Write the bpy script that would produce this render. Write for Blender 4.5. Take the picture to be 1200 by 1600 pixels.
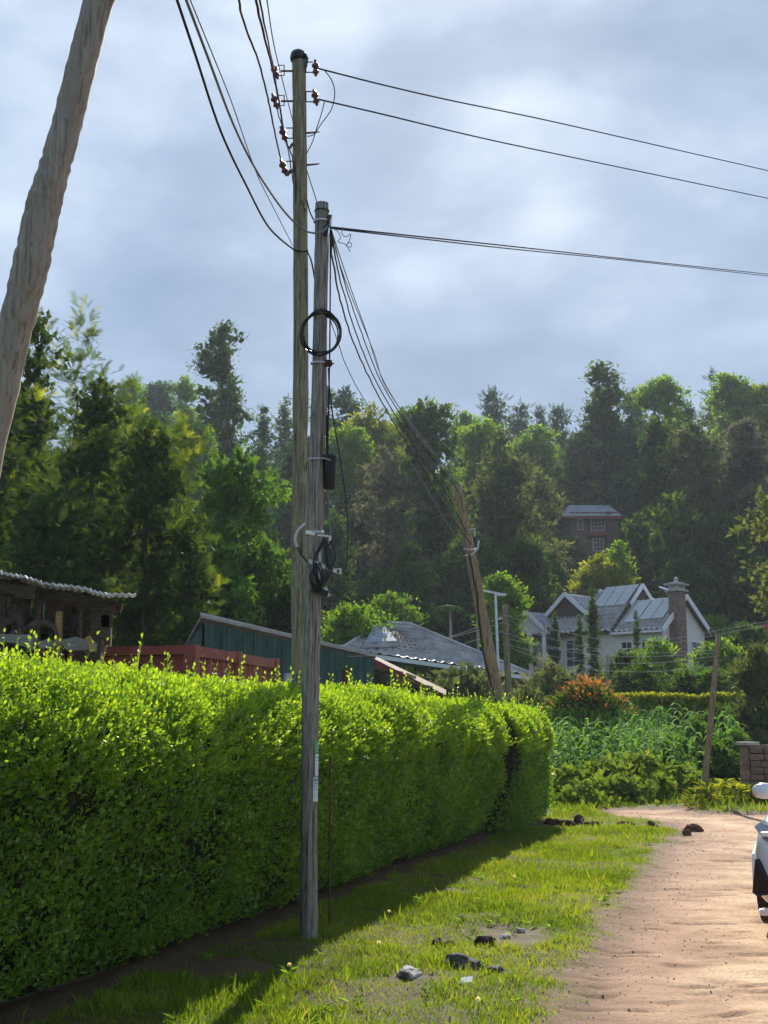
import bpy, bmesh, math, random
import numpy as np
from mathutils import Vector, Matrix
PI = math.pi
sc = bpy.context.scene
for o in list(bpy.data.objects): bpy.data.objects.remove(o)

# ------------------------------------------------------------------ camera, light, sky
FPX = 2000.0; EYE = 1.6
TH = math.atan(342/2000.0)
cd = bpy.data.cameras.new('camera'); cam = bpy.data.objects.new('camera', cd)
sc.collection.objects.link(cam); sc.camera = cam
cd.sensor_fit = 'VERTICAL'; cd.sensor_height = 36.0; cd.lens = 36.0*FPX/1600.0
cd.clip_start = 0.05; cd.clip_end = 2500
cam.location = (0, 0, EYE); cam.rotation_euler = (PI/2+TH, 0, 0)

SUN_EL = math.radians(31.0); SUN_AZ = math.radians(5.0)      # azimuth from +Y, towards -X
sdir = Vector((math.sin(SUN_AZ)*math.cos(SUN_EL), math.cos(SUN_AZ)*math.cos(SUN_EL), math.sin(SUN_EL)))
sl = bpy.data.lights.new('sun', 'SUN'); sl.energy = 5.0; sl.angle = math.radians(0.5); sl.color = (1.0, 0.94, 0.84)
so = bpy.data.objects.new('sun', sl); sc.collection.objects.link(so)
so.rotation_euler = sdir.to_track_quat('Z', 'Y').to_euler()

w = bpy.data.worlds.new('World'); sc.world = w; w.use_nodes = True
nt = w.node_tree; nt.nodes.clear()
def N(nt, typ, **kw):
    n = nt.nodes.new(typ)
    for k, v in kw.items(): setattr(n, k, v)
    return n
def L(nt, a, b): nt.links.new(a, b)
out = N(nt, 'ShaderNodeOutputWorld'); bg = N(nt, 'ShaderNodeBackground'); bg.inputs['Strength'].default_value = 0.105
sky = N(nt, 'ShaderNodeTexSky', sky_type='NISHITA'); sky.sun_disc = False
sky.sun_elevation = SUN_EL; sky.sun_rotation = SUN_AZ; sky.air_density = 1.0; sky.dust_density = 2.0
tc = N(nt, 'ShaderNodeTexCoord')
mp = N(nt, 'ShaderNodeMapping'); mp.inputs['Scale'].default_value = (1.0, 1.0, 1.9); mp.inputs['Location'].default_value = (0.37, 0.2, 0.55)
L(nt, tc.outputs['Generated'], mp.inputs['Vector'])
n1 = N(nt, 'ShaderNodeTexNoise'); n1.inputs['Scale'].default_value = 3.1; n1.inputs['Detail'].default_value = 5; n1.inputs['Roughness'].default_value = 0.45; n1.inputs['Distortion'].default_value = 0.25
n2 = N(nt, 'ShaderNodeTexNoise'); n2.inputs['Scale'].default_value = 7.0; n2.inputs['Detail'].default_value = 6; n2.inputs['Roughness'].default_value = 0.5
L(nt, mp.outputs[0], n1.inputs['Vector']); L(nt, mp.outputs[0], n2.inputs['Vector'])
mx = N(nt, 'ShaderNodeMix'); mx.inputs[0].default_value = 0.34
L(nt, n1.outputs[0], mx.inputs[2]); L(nt, n2.outputs[0], mx.inputs[3])
cr = N(nt, 'ShaderNodeValToRGB')
e = cr.color_ramp.elements
e[0].position = 0.39; e[0].color = (1.15, 1.8, 2.8, 1)
e[1].position = 0.63; e[1].color = (3.6, 4.3, 5.2, 1)
m = e.new(0.50); m.color = (1.85, 2.55, 3.65, 1)
L(nt, mx.outputs[0], cr.inputs[0])
m2 = N(nt, 'ShaderNodeMix', data_type='RGBA'); m2.inputs[0].default_value = 0.975
L(nt, sky.outputs[0], m2.inputs[6]); L(nt, cr.outputs[0], m2.inputs[7])
L(nt, m2.outputs[2], bg.inputs['Color']); L(nt, bg.outputs[0], out.inputs['Surface'])
sc.view_settings.view_transform = 'Standard'; sc.view_settings.look = 'None'
sc.view_settings.exposure = 0.85; sc.view_settings.gamma = 1.0; sc.view_settings.use_curve_mapping = False
sc.cycles.max_bounces = 8; sc.cycles.transmission_bounces = 6; sc.cycles.diffuse_bounces = 4; sc.cycles.volume_bounces = 1
sc.cycles.use_denoising = True

# ------------------------------------------------------------------ helpers
FW = np.array([0, math.cos(TH), math.sin(TH)]); UP = np.array([0, -math.sin(TH), math.cos(TH)])
def ray(px, py): return np.array([px-600.0, 0, 0]) + UP*(800.0-py) + FW*FPX
def P(px, py, Y):                                   # world point on the plane y = Y that is seen at this spot of the photograph
    d = ray(px, py); s = Y/d[1]; return np.array([d[0]*s, Y, EYE+d[2]*s])
def G(px, py, z=0.0):                               # ground point
    d = ray(px, py); s = (z-EYE)/d[2]; return np.array([d[0]*s, d[1]*s, z])
def K(Y): return Y*math.cos(TH)/FPX*1.0              # metres per photograph pixel, about
rng = np.random.default_rng(7)
R = random.Random(5)

def smooth(t): t = np.clip(t, 0, 1); return t*t*(3-2*t)
def vnoise(x, y, seed=0):
    xi = np.floor(x).astype(np.int64); yi = np.floor(y).astype(np.int64)
    fx = x-xi; fy = y-yi; fx = fx*fx*(3-2*fx); fy = fy*fy*(3-2*fy)
    def h(a, b):
        n = (a*374761393 + b*668265263 + seed*1442695041) & 0xffffffff
        n = ((n ^ (n >> 13))*1274126177) & 0xffffffff
        return ((n ^ (n >> 16)) & 0xffff)/65535.0
    return (h(xi, yi)*(1-fx)+h(xi+1, yi)*fx)*(1-fy) + (h(xi, yi+1)*(1-fx)+h(xi+1, yi+1)*fx)*fy
def fbm(x, y, seed=0, o=4):
    s = 0; a = .5; f = 1
    for i in range(o): s = s + a*vnoise(x*f, y*f, seed+i*17); a *= .5; f *= 2.03
    return s
HY = [-80, 27, 33, 40, 47, 56, 72, 90, 130, 173, 250, 300, 350, 480]
HZ = [0, 0, .05, .35, 1.0, 1.9, 3.3, 4.9, 12, 22, 40, 47, 49, 45]
def H(x, y):
    x = np.asarray(x, float); y = np.asarray(y, float)
    z = np.interp(y, HY, HZ)
    far = smooth((y-60)/80)
    return z + far*(fbm(x/40+5, y/40, 3)-.47)*7

def link(o, parent=None):
    sc.collection.objects.link(o)
    if parent is not None: o.parent = parent
    return o
def tag(o, label=None, cat=None, group=None, kind=None):
    if label: o['label'] = label
    if cat: o['category'] = cat
    if group: o['group'] = group
    if kind: o['kind'] = kind
    return o
def thing(name, loc, label, cat, group=None, rz=0.0):
    o = bpy.data.objects.new(name, None); o.empty_display_size = .2
    o.location = tuple(loc); o.rotation_euler = (0, 0, rz); link(o)
    return tag(o, label, cat, group)
def np_mesh(name, v, f, mat, tint=None, smooth_=False, uv=None):
    v = np.asarray(v, np.float32); f = np.asarray(f, np.int32)
    me = bpy.data.meshes.new(name); k = f.shape[1]
    me.vertices.add(len(v)); me.vertices.foreach_set('co', v.ravel())
    me.loops.add(f.size); me.loops.foreach_set('vertex_index', f.ravel())
    me.polygons.add(len(f)); me.polygons.foreach_set('loop_start', np.arange(0, f.size, k, dtype=np.int32))
    me.update(calc_edges=True)
    if smooth_: me.polygons.foreach_set('use_smooth', np.ones(len(f), bool))
    if tint is not None:
        a = me.attributes.new('tint', 'FLOAT', 'POINT'); a.data.foreach_set('value', np.asarray(tint, np.float32))
    if mat: me.materials.append(mat)
    return me
def obj(name, me, parent=None, loc=None):
    o = bpy.data.objects.new(name, me); link(o, parent)
    if loc is not None: o.location = tuple(loc)
    return o

class MB:
    """collects simple shapes into one mesh"""
    def __init__(s): s.v = []; s.f = []
    def add(s, vs, fs):
        b = len(s.v); s.v += [tuple(map(float, q)) for q in vs]; s.f += [tuple(b+i for i in q) for q in fs]; return s
    def box(s, c, d, rz=0.0, M=None):
        hx, hy, hz = d[0]/2, d[1]/2, d[2]/2
        vs = [Vector((x, y, z)) for x in (-hx, hx) for y in (-hy, hy) for z in (-hz, hz)]
        m = M if M is not None else Matrix.Rotation(rz, 3, 'Z')
        vs = [m @ q + Vector(c) for q in vs]
        return s.add(vs, [(0, 1, 3, 2), (4, 6, 7, 5), (0, 4, 5, 1), (2, 3, 7, 6), (0, 2, 6, 4), (1, 5, 7, 3)])
    def beam(s, a, b, w, h, upv=(0, 0, 1)):
        a = Vector(a); b = Vector(b); y = (b-a); ln = y.length; y.normalize()
        x = y.cross(Vector(upv)); x.normalize(); z = x.cross(y)
        m = Matrix((x, y, z)).transposed()
        return s.box((a+b)/2, (w, ln, h), M=m)
    def tube(s, pts, rad, n=8, cap=True):
        pts = [Vector(q) for q in pts]; m = len(pts)
        if not hasattr(rad, '__len__'): rad = [rad]*m
        b = len(s.v); ref = None
        for i, q in enumerate(pts):
            d = (pts[min(i+1, m-1)]-pts[max(i-1, 0)]).normalized()
            if ref is None: ref = d.orthogonal().normalized()
            else:
                ref = (ref - d*ref.dot(d))
                ref = ref.normalized() if ref.length > 1e-6 else d.orthogonal().normalized()
            y = d.cross(ref)
            for k in range(n):
                a = 2*PI*k/n; s.v.append(tuple(q + (ref*math.cos(a)+y*math.sin(a))*rad[i]))
        for i in range(m-1):
            for k in range(n):
                k2 = (k+1) % n; s.f.append((b+i*n+k, b+i*n+k2, b+(i+1)*n+k2, b+(i+1)*n+k))
        if cap: s.f.append(tuple(b+k for k in reversed(range(n)))); s.f.append(tuple(b+(m-1)*n+k for k in range(n)))
        return s
    def lathe(s, c, prof, n=12):
        b = len(s.v); c = Vector(c)
        for r, z in prof:
            for k in range(n): a = 2*PI*k/n; s.v.append((c.x+r*math.cos(a), c.y+r*math.sin(a), c.z+z))
        for i in range(len(prof)-1):
            for k in range(n):
                k2 = (k+1) % n; s.f.append((b+i*n+k, b+i*n+k2, b+(i+1)*n+k2, b+(i+1)*n+k))
        s.f.append(tuple(b+k for k in reversed(range(n)))); s.f.append(tuple(b+(len(prof)-1)*n+k for k in range(n)))
        return s
    def slab(s, poly, th):
        """polygon of 3-D points given thickness th against its normal"""
        p = [Vector(q) for q in poly]; n = (p[1]-p[0]).cross(p[-1]-p[0]).normalized(); k = len(p)
        q = [a - n*th for a in p]
        fs = [tuple(range(k)), tuple(reversed(range(k, 2*k)))] + [(i, k+i, k+(i+1) % k, (i+1) % k) for i in range(k)]
        return s.add(p+q, fs)
    def build(s, name, mat, parent=None, sm=False, loc=None, bevel=0):
        me = bpy.data.meshes.new(name); me.from_pydata(s.v, [], s.f); me.update()
        if bevel:
            bm = bmesh.new(); bm.from_mesh(me)
            bmesh.ops.bevel(bm, geom=bm.edges[:], offset=bevel, segments=2, affect='EDGES', profile=.6); bm.to_mesh(me); bm.free()
        if sm: me.polygons.foreach_set('use_smooth', np.ones(len(me.polygons), bool))
        if mat: me.materials.append(mat)
        return obj(name, me, parent, loc)

# templates for leaves: y runs along the leaf, z is its face
def T_leaf(wd=.5, fold=.12, droop=.0):
    v = np.array([[0, 0, 0], [wd/2, .45, fold], [0, 1, -droop], [-wd/2, .45, fold]]); return v, np.array([[0, 1, 2], [0, 2, 3]])
def T_sprig(n=5, wd=.45, spread=.9, ll=.42, seed=1):
    r = random.Random(seed); V = []; F = []
    for i in range(n):
        t = .12+.8*i/n; a = (i*2.4); lv, lf = T_leaf(wd)
        y = Vector((math.cos(a)*spread, 1.0 if i < n-1 else 3, math.sin(a)*spread*.6)).normalized()
        zz = Vector((0, 0, 1)) if abs(y.z) < .8 else Vector((1, 0, 0)); x = y.cross(zz).normalized(); z = x.cross(y)
        b = len(V); s = ll*(.8+.4*r.random())
        for q in lv: V.append(Vector((0, t, 0)) + (x*q[0]+y*q[1]+z*q[2])*s)
        F += [[b+j for j in f] for f in lf]
    return np.array([list(q) for q in V]), np.array(F)
def T_frond(n=6, wd=.34, droop=.25):
    V = []; F = []
    for i in range(n):
        t = .12+.8*i/n; z = -droop*t*t
        for s in (-1, 1):
            b = len(V); ln = wd*(1-.55*abs(t-.4)/.6)
            V += [(0, t-.035, z), (0, t+.045, z), (s*ln, t+.22, z-.1*ln)]; F.append([b, b+1, b+2] if s > 0 else [b, b+2, b+1])
    b = len(V); V += [(-.012, 0, 0), (.012, 0, 0), (0, 1.05, -droop)]; F.append([b, b+1, b+2])
    return np.array(V, float), np.array(F)
def T_palm(n=6, ll=1.0, wd=.22, droop=.5):
    """whorl of long drooping leaves"""
    V = []; F = []
    for i in range(n):
        a = 2*PI*i/n+.3; c, s_ = math.cos(a), math.sin(a); b = len(V)
        for (r_, z, hw) in ((0, 0, .02), (.45, .06, wd/2), (1, -droop, .01)):
            V += [(c*r_-s_*hw, s_*r_+c*hw, z), (c*r_+s_*hw, s_*r_-c*hw, z)]
        F += [[b, b+1, b+3], [b, b+3, b+2], [b+2, b+3, b+5], [b+2, b+5, b+4]]
    V = np.array(V)*ll; return V[:, [0, 2, 1]]*np.array([1, 1, 1.0]), np.array(F)
def norm(a): return a/np.maximum(np.linalg.norm(a, axis=-1, keepdims=True), 1e-9)
def scatter(tm, pos, axis, up, scale, tint):
    tv, tf = tm; n = len(pos); y = norm(axis); x = norm(np.cross(y, up)); z = np.cross(x, y)
    sc_ = np.asarray(scale).reshape(-1, 1, 1)
    v = pos[:, None, :] + sc_*(tv[None, :, 0:1]*x[:, None, :]+tv[None, :, 1:2]*y[:, None, :]+tv[None, :, 2:3]*z[:, None, :])
    f = tf[None]+(np.arange(n)*len(tv))[:, None, None]
    return v.reshape(-1, 3), f.reshape(-1, 3), np.repeat(tint, len(tv))
def cat3(parts):
    V = []; F = []; Tn = []; b = 0
    for v, f, t in parts: V.append(v); F.append(f+b); Tn.append(t); b += len(v)
    return np.concatenate(V), np.concatenate(F), np.concatenate(Tn)
def rdir(n, g=None):
    g = g or rng; return norm(g.normal(size=(n, 3)))

# ------------------------------------------------------------------ materials
MATS = {}
def base(name):
    m = bpy.data.materials.new(name); m.use_nodes = True; m.node_tree.nodes.clear(); MATS[name] = m
    nt = m.node_tree; o = N(nt, 'ShaderNodeOutputMaterial'); b = N(nt, 'ShaderNodeBsdfPrincipled'); L(nt, b.outputs[0], o.inputs['Surface'])
    return m, nt, o, b
def c4(c): return (c[0], c[1], c[2], 1)
def leaf_mat(name, c1, c2, c3=None, trans=.42, rough=.5, spec=.35, tcol=None):
    if name not in ('hedge leaf', 'young hedge leaf'): rough = max(rough, .6); spec = min(spec, .05); rough = .8
    m, nt, o, b = base(name)
    at = N(nt, 'ShaderNodeAttribute', attribute_name='tint')
    r = N(nt, 'ShaderNodeValToRGB'); e = r.color_ramp.elements; e[0].color = c4(c1); e[1].color = c4(c2)
    if c3: q = e.new(.85); q.color = c4(c2); e[-1].color = c4(c3)
    L(nt, at.outputs['Fac'], r.inputs[0]); L(nt, r.outputs[0], b.inputs['Base Color'])
    b.inputs['Roughness'].default_value = rough; b.inputs['Specular IOR Level'].default_value = spec
    t = N(nt, 'ShaderNodeBsdfTranslucent'); mc = N(nt, 'ShaderNodeMix', data_type='RGBA', blend_type='MULTIPLY'); mc.inputs[0].default_value = 1
    L(nt, r.outputs[0], mc.inputs[6]); mc.inputs[7].default_value = c4(tcol or (1.9, 1.7, .7)); L(nt, mc.outputs[2], t.inputs['Color'])
    mix = N(nt, 'ShaderNodeMixShader'); mix.inputs[0].default_value = trans
    L(nt, b.outputs[0], mix.inputs[1]); L(nt, t.outputs[0], mix.inputs[2]); L(nt, mix.outputs[0], o.inputs['Surface'])
    return m
def noise_mat(name, c1, c2, scale=8, rough=.8, bump=.3, stretch=(1, 1, 1), c3=None, detail=6, dist=.02, spec=.3, metal=0, lo=.35, hi=.65, coord='Object', fine=None):
    m, nt, o, b = base(name)
    tc = N(nt, 'ShaderNodeTexCoord'); mp = N(nt, 'ShaderNodeMapping'); mp.inputs['Scale'].default_value = stretch
    L(nt, tc.outputs[coord], mp.inputs[0])
    n = N(nt, 'ShaderNodeTexNoise'); n.inputs['Scale'].default_value = scale; n.inputs['Detail'].default_value = detail; n.inputs['Roughness'].default_value = .62
    L(nt, mp.outputs[0], n.inputs['Vector'])
    r = N(nt, 'ShaderNodeValToRGB'); e = r.color_ramp.elements
    e[0].position = lo; e[1].position = hi; e[0].color = c4(c1); e[1].color = c4(c2)
    L(nt, n.outputs[0], r.inputs[0]); col = r.outputs[0]
    if c3:
        n3 = N(nt, 'ShaderNodeTexNoise'); n3.inputs['Scale'].default_value = scale*.23; n3.inputs['Detail'].default_value = 4
        L(nt, mp.outputs[0], n3.inputs['Vector'])
        r3 = N(nt, 'ShaderNodeValToRGB'); r3.color_ramp.elements[0].position = .5; r3.color_ramp.elements[1].position = .68
        L(nt, n3.outputs[0], r3.inputs[0])
        mm = N(nt, 'ShaderNodeMix', data_type='RGBA'); L(nt, r3.outputs[0], mm.inputs[0]); L(nt, col, mm.inputs[6]); mm.inputs[7].default_value = c4(c3); col = mm.outputs[2]
    L(nt, col, b.inputs['Base Color'])
    b.inputs['Roughness'].default_value = rough; b.inputs['Specular IOR Level'].default_value = spec; b.inputs['Metallic'].default_value = metal
    if bump:
        bp = N(nt, 'ShaderNodeBump'); bp.inputs['Strength'].default_value = bump; bp.inputs['Distance'].default_value = dist
        L(nt, n.outputs[0], bp.inputs['Height']); L(nt, bp.outputs[0], b.inputs['Normal'])
    return m
def plain(name, c, rough=.6, spec=.4, metal=0, coat=0):
    m = noise_mat(name, [q*.86 for q in c], [min(1, q*1.1) for q in c], 6, rough, .08, spec=spec, metal=metal, dist=.005)
    if coat: m.node_tree.nodes['Principled BSDF'].inputs['Coat Weight'].default_value = coat
    return m

M_hedge = leaf_mat('hedge leaf', (.075, .16, .025), (.17, .31, .045), (.22, .35, .05), trans=.38, rough=.42, spec=.4, tcol=(2.3, 2.1, .5))
M_shoot = leaf_mat('young hedge leaf', (.15, .27, .02), (.28, .42, .035), trans=.45, rough=.45, tcol=(1.8, 1.6, .5))
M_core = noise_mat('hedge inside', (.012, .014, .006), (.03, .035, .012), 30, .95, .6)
M_grass = leaf_mat('grass blade', (.085, .15, .02), (.23, .31, .04), (.30, .26, .10), trans=.45, rough=.5, spec=.25, tcol=(1.8, 1.6, .5))
M_bark = noise_mat('bark', (.05, .042, .035), (.15, .13, .11), 5, .95, .5, (4, 4, .8))
M_palebark = noise_mat('pale bark', (.22, .20, .17), (.40, .37, .33), 4, .9, .3, (3, 3, .7))
LM = dict(
 ferny=leaf_mat('silky oak frond', (.03, .06, .018), (.09, .15, .03), (.30, .36, .05), trans=.36, rough=.6, tcol=(2.2, 1.9, .6)),
 bright=leaf_mat('bright tree leaf', (0.0715, 0.149, 0.026), (0.208, 0.338, 0.0455), trans=.4, rough=.5, tcol=(2.1, 1.9, .6)),
 dark=leaf_mat('dark tree leaf', (0.0285, 0.0626, 0.0222), (0.0872, 0.165, 0.0412), (0.222, 0.314, 0.0555), trans=.38, rough=.55, tcol=(2., 1.8, .6)),
 olive=leaf_mat('olive tree leaf', (0.0793, 0.107, 0.0476), (0.206, 0.239, 0.0952), (0.317, 0.264, 0.159), trans=.3, rough=.6, tcol=(1.7, 1.6, .8)),
 grey=leaf_mat('grey brown tree leaf', (0.0952, 0.102, 0.0714), (0.222, 0.222, 0.151), (0.349, 0.264, 0.19), trans=.32, rough=.65, tcol=(1.5, 1.4, .9)),
 blue=leaf_mat('blue green tree leaf', (0.0396, 0.0824, 0.0508), (0.0952, 0.165, 0.0872), trans=.28, rough=.6, tcol=(1.6, 1.7, .8)),
 yellow=leaf_mat('yellow green tree leaf', (0.104, 0.149, 0.0234), (0.26, 0.311, 0.039), trans=.45, rough=.5, tcol=(1.9, 1.6, .5)),
 mango=leaf_mat('mango leaf', (0.065, 0.121, 0.026), (0.156, 0.203, 0.039), (0.546, 0.203, 0.065), trans=.3, rough=.4, tcol=(1.6, 1.4, .6)),
 flush=leaf_mat('orange young mango leaf', (.20, .13, .04), (.42, .20, .07), trans=.35, rough=.4, tcol=(1.5, 1.2, .8)),
 broad=leaf_mat('broad glossy leaf', (0.065, 0.135, 0.0325), (0.143, 0.257, 0.052), trans=.34, rough=.5, spec=.4, tcol=(1.9, 1.8, .6)),
 bushy=leaf_mat('thicket leaf', (0.091, 0.155, 0.0325), (0.234, 0.324, 0.0585), (0.338, 0.297, 0.117), trans=.36, rough=.5, tcol=(1.9, 1.7, .6)),
)
def pole_mat(name, a, b, c, soft=1):
    m = noise_mat(name, a, b, 16, .85, .35, (3, 3, .22), c3=c, dist=.012)
    nt = m.node_tree; bs = nt.nodes['Principled BSDF']; src = bs.inputs['Base Color'].links[0].from_socket
    tc = N(nt, 'ShaderNodeTexCoord'); col = src
    for (scl, st_, p0, p1, k) in ((34, (1.6, 1.6, .05), .36, .44, .35), (9, (1.2, 1.2, .35), .30, .36, .45), (120, (1.2, 1.2, .10), .35, .6, .75)):
        mp = N(nt, 'ShaderNodeMapping'); mp.inputs['Scale'].default_value = st_; L(nt, tc.outputs['Object'], mp.inputs[0])
        n = N(nt, 'ShaderNodeTexNoise'); n.inputs['Scale'].default_value = scl; n.inputs['Detail'].default_value = 3; L(nt, mp.outputs[0], n.inputs['Vector'])
        r = N(nt, 'ShaderNodeValToRGB'); e = r.color_ramp.elements; e[0].position = p0; e[0].color = (k, k*.95, k*.88, 1); e[1].position = p1; e[1].color = (1, 1, 1, 1); L(nt, n.outputs[0], r.inputs[0])
        mm = N(nt, 'ShaderNodeMix', data_type='RGBA', blend_type='MULTIPLY'); mm.inputs[0].default_value = soft; L(nt, col, mm.inputs[6]); L(nt, r.outputs[0], mm.inputs[7]); col = mm.outputs[2]
    L(nt, col, bs.inputs['Base Color'])
    return m
M_pole1 = pole_mat('weathered green pole', (.13, .13, .09), (.36, .35, .25), (.27, .22, .12))
M_pole2 = pole_mat('weathered grey pole', (.15, .14, .12), (.38, .36, .31), (.27, .24, .20))
M_pole3 = pole_mat('smooth brown grey pole', (.28, .23, .18), (.42, .36, .30), (.33, .28, .24), soft=.55)
M_pole4 = pole_mat('brown pole', (.19, .15, .10), (.42, .33, .21), (.30, .22, .13))
M_rubber = plain('black plastic', (.012, .012, .014), .4)
M_wire = plain('dark wire', (.035, .035, .04), .95, .05)
M_brownwire = plain('brown wire', (.09, .05, .045), .95, .05)
M_greywire = plain('grey wire', (.22, .23, .25), .95, .05)
M_palewire = plain('pale cable', (.5, .5, .5), .9, .1)
M_steel = plain('galvanised steel', (.45, .46, .47), .38, metal=.7)
M_rust = noise_mat('rusty steel', (.06, .03, .02), (.16, .07, .04), 25, .85, .3)
M_porc = plain('brown porcelain', (.11, .03, .028), .25, .6)
M_white = plain('white paint', (.78, .78, .76), .5)
M_paper = plain('white paper', (.68, .7, .72), .8)
M_green = plain('green sticker', (.12, .35, .18), .6)
M_bluep = plain('blue print', (.15, .32, .45), .7)
M_dark = plain('dark void', (.02, .018, .016), .9)
# ------------------------------------------------------------------ terrain, road, verge
def inter(pts, x):                                   # piecewise curve given as [(y, x)]
    a = np.array(pts); return np.interp(x, a[:, 0], a[:, 1])
HB = [G(52, 1574), G(760, 1304)]                      # line of the hedge foot
hA = np.array([HB[0][0], HB[0][1]]); hB = np.array([HB[1][0], HB[1][1]])
hd = (hB-hA)/np.linalg.norm(hB-hA); hn = np.array([hd[1], -hd[0]])   # hn points to the road
def hedge_xy(t): return hA + hd*t
# left edge of the road
RE = [G(px, py)[:2] for px, py in ((868, 1600), (925, 1500), (965, 1430), (1000, 1380), (1035, 1330), (1062, 1298), (1040, 1283), (985, 1277), (945, 1270))]
RE = [(RE[0][0]-1.2, 2.0)] + [tuple(q) for q in RE]
RR = [(30, 31.9), (14, 31.4)] + [tuple(G(px, py)[:2]) for px, py in ((1200, 1268), (1075, 1266))]
RR += [(3.3, 31.2), (-3, 31.6), (-14, 33.5)]
road_poly = RE + [tuple(G(940, 1264)[:2]), tuple(G(985, 1262)[:2])] + [tuple(G(1068, 1261)[:2]), tuple(G(1085, 1268)[:2]), tuple(G(1200, 1270)[:2]), (12, 26.0), (12, 2.0)]
def poly_sd(x, y, poly):
    """signed distance, positive inside"""
    ins = np.zeros(x.shape, bool); d = np.full(x.shape, 1e9); n = len(poly)
    for i in range(n):
        ax, ay = poly[i]; bx, by = poly[(i+1) % n]
        dx, dy = bx-ax, by-ay; l2 = dx*dx+dy*dy+1e-12
        t = np.clip(((x-ax)*dx+(y-ay)*dy)/l2, 0, 1)
        d = np.minimum(d, np.hypot(x-ax-t*dx, y-ay-t*dy))
        c = ((ay > y) != (by > y)) & (x < (bx-ax)*(y-ay)/(by-ay+1e-12)+ax); ins ^= c
    return np.where(ins, d, -d)
def road_sd(x, y):
    s = poly_sd(x, y, road_poly)
    return s + (fbm(x*1.6, y*1.6, 40)-.47)*.5 + (fbm(x*9, y*9, 41, 3)-.45)*.22
def ground_z(x, y):
    x = np.asarray(x, float); y = np.asarray(y, float)
    s = poly_sd(x, y, road_poly)
    z = (fbm(x*.8, y*.8, 50)-.47)*.07
    ron = smooth(s/.5+.5)
    rough = (fbm(x*2.2, y*2.6, 51, 5)-.47)*.036 + (fbm(x*14, y*26, 52, 3)-.45)*.016 - smooth((vnoise(x*3+1.7*vnoise(x*2,y*2,9), y*9, 57)-.72)/.2)*.022
    gr = (fbm(x*3, y*3, 53)-.47)*.06 + (fbm(x*13, y*13, 54, 3)-.45)*.03
    z = z + rough*ron + gr*(1-ron) - .045*smooth(s/.6)
    # broken edge of the road
    z = z - .03*np.exp(-((s-.12)/.16)**2)*(.4+1.2*fbm(x*2, y*2, 56))
    return z
xs = np.arange(-4.2, 10.6, .060)
ys = [3.5]
while ys[-1] < 34: ys.append(ys[-1]+.021+max(0, ys[-1]-6)*.0028)
ys = np.array(ys)
GX, GY = np.meshgrid(xs, ys); NX, NY = len(xs), len(ys)
GZ = ground_z(GX, GY)
edge = np.minimum.reduce([GX-xs[0], xs[-1]-GX, GY-ys[0], ys[-1]-GY]); GZ *= smooth(edge/.6)
GZ += H(GX, GY)
SD = road_sd(GX, GY)
def soil_mat(name):
    m, nt, o, b = base(name)
    at = N(nt, 'ShaderNodeAttribute', attribute_name='tint')
    tc = N(nt, 'ShaderNodeTexCoord')
    n = N(nt, 'ShaderNodeTexNoise'); n.inputs['Scale'].default_value = 1.4; n.inputs['Detail'].default_value = 9; n.inputs['Roughness'].default_value = .62
    n2 = N(nt, 'ShaderNodeTexNoise'); n2.inputs['Scale'].default_value = 38; n2.inputs['Detail'].default_value = 5; n2.inputs['Roughness'].default_value = .7
    L(nt, tc.outputs['Object'], n.inputs['Vector']); L(nt, tc.outputs['Object'], n2.inputs['Vector'])
    r = N(nt, 'ShaderNodeValToRGB'); e = r.color_ramp.elements; e[0].position = .38; e[0].color = (.34, .205, .12, 1); e[1].position = .62; e[1].color = (.63, .45, .29, 1)
    q = e.new(.5); q.color = (.50, .33, .20, 1)
    L(nt, n.outputs[0], r.inputs[0])
    r2 = N(nt, 'ShaderNodeValToRGB'); e = r2.color_ramp.elements; e[0].position = .34; e[0].color = (.5, .45, .42, 1); e[1].position = .6; e[1].color = (1.08, 1.06, 1.04, 1)
    L(nt, n2.outputs[0], r2.inputs[0])
    mu = N(nt, 'ShaderNodeMix', data_type='RGBA', blend_type='MULTIPLY'); mu.inputs[0].default_value = .8
    L(nt, r.outputs[0], mu.inputs[6]); L(nt, r2.outputs[0], mu.inputs[7])
    # tint: 0 soil under grass ... 1 open road
    r3 = N(nt, 'ShaderNodeValToRGB'); e = r3.color_ramp.elements; e[0].position = .0; e[0].color = (.085, .062, .03, 1); e[1].position = .66; e[1].color = (.30, .17, .105, 1)
    q = e.new(.36); q.color = (.10, .085, .04, 1); q = e.new(.49); q.color = (.17, .10, .06, 1)
    L(nt, at.outputs['Fac'], r3.inputs[0])
    mf = N(nt, 'ShaderNodeMapRange'); mf.inputs[1].default_value = .56; mf.inputs[2].default_value = .98; L(nt, at.outputs['Fac'], mf.inputs[0])
    mm = N(nt, 'ShaderNodeMix', data_type='RGBA'); L(nt, mf.outputs[0], mm.inputs[0]); L(nt, r3.outputs[0], mm.inputs[6]); L(nt, mu.outputs[2], mm.inputs[7])
    L(nt, mm.outputs[2], b.inputs['Base Color']); b.inputs['Roughness'].default_value = .92; b.inputs['Specular IOR Level'].default_value = .15
    bp = N(nt, 'ShaderNodeBump'); bp.inputs['Strength'].default_value = .5; bp.inputs['Distance'].default_value = .02
    L(nt, n2.outputs[0], bp.inputs['Height']); L(nt, bp.outputs[0], b.inputs['Normal'])
    return m
M_soil = soil_mat('red earth')
V = np.stack([GX, GY, GZ], -1).reshape(-1, 3)
idx = np.arange(NX*NY).reshape(NY, NX)
F = np.stack([idx[:-1, :-1], idx[:-1, 1:], idx[1:, 1:], idx[1:, :-1]], -1).reshape(-1, 4)
tint = np.clip(.5+SD*.42, 0, 1).ravel()
fm = (SD.ravel()[F].mean(1) > 0)
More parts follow.
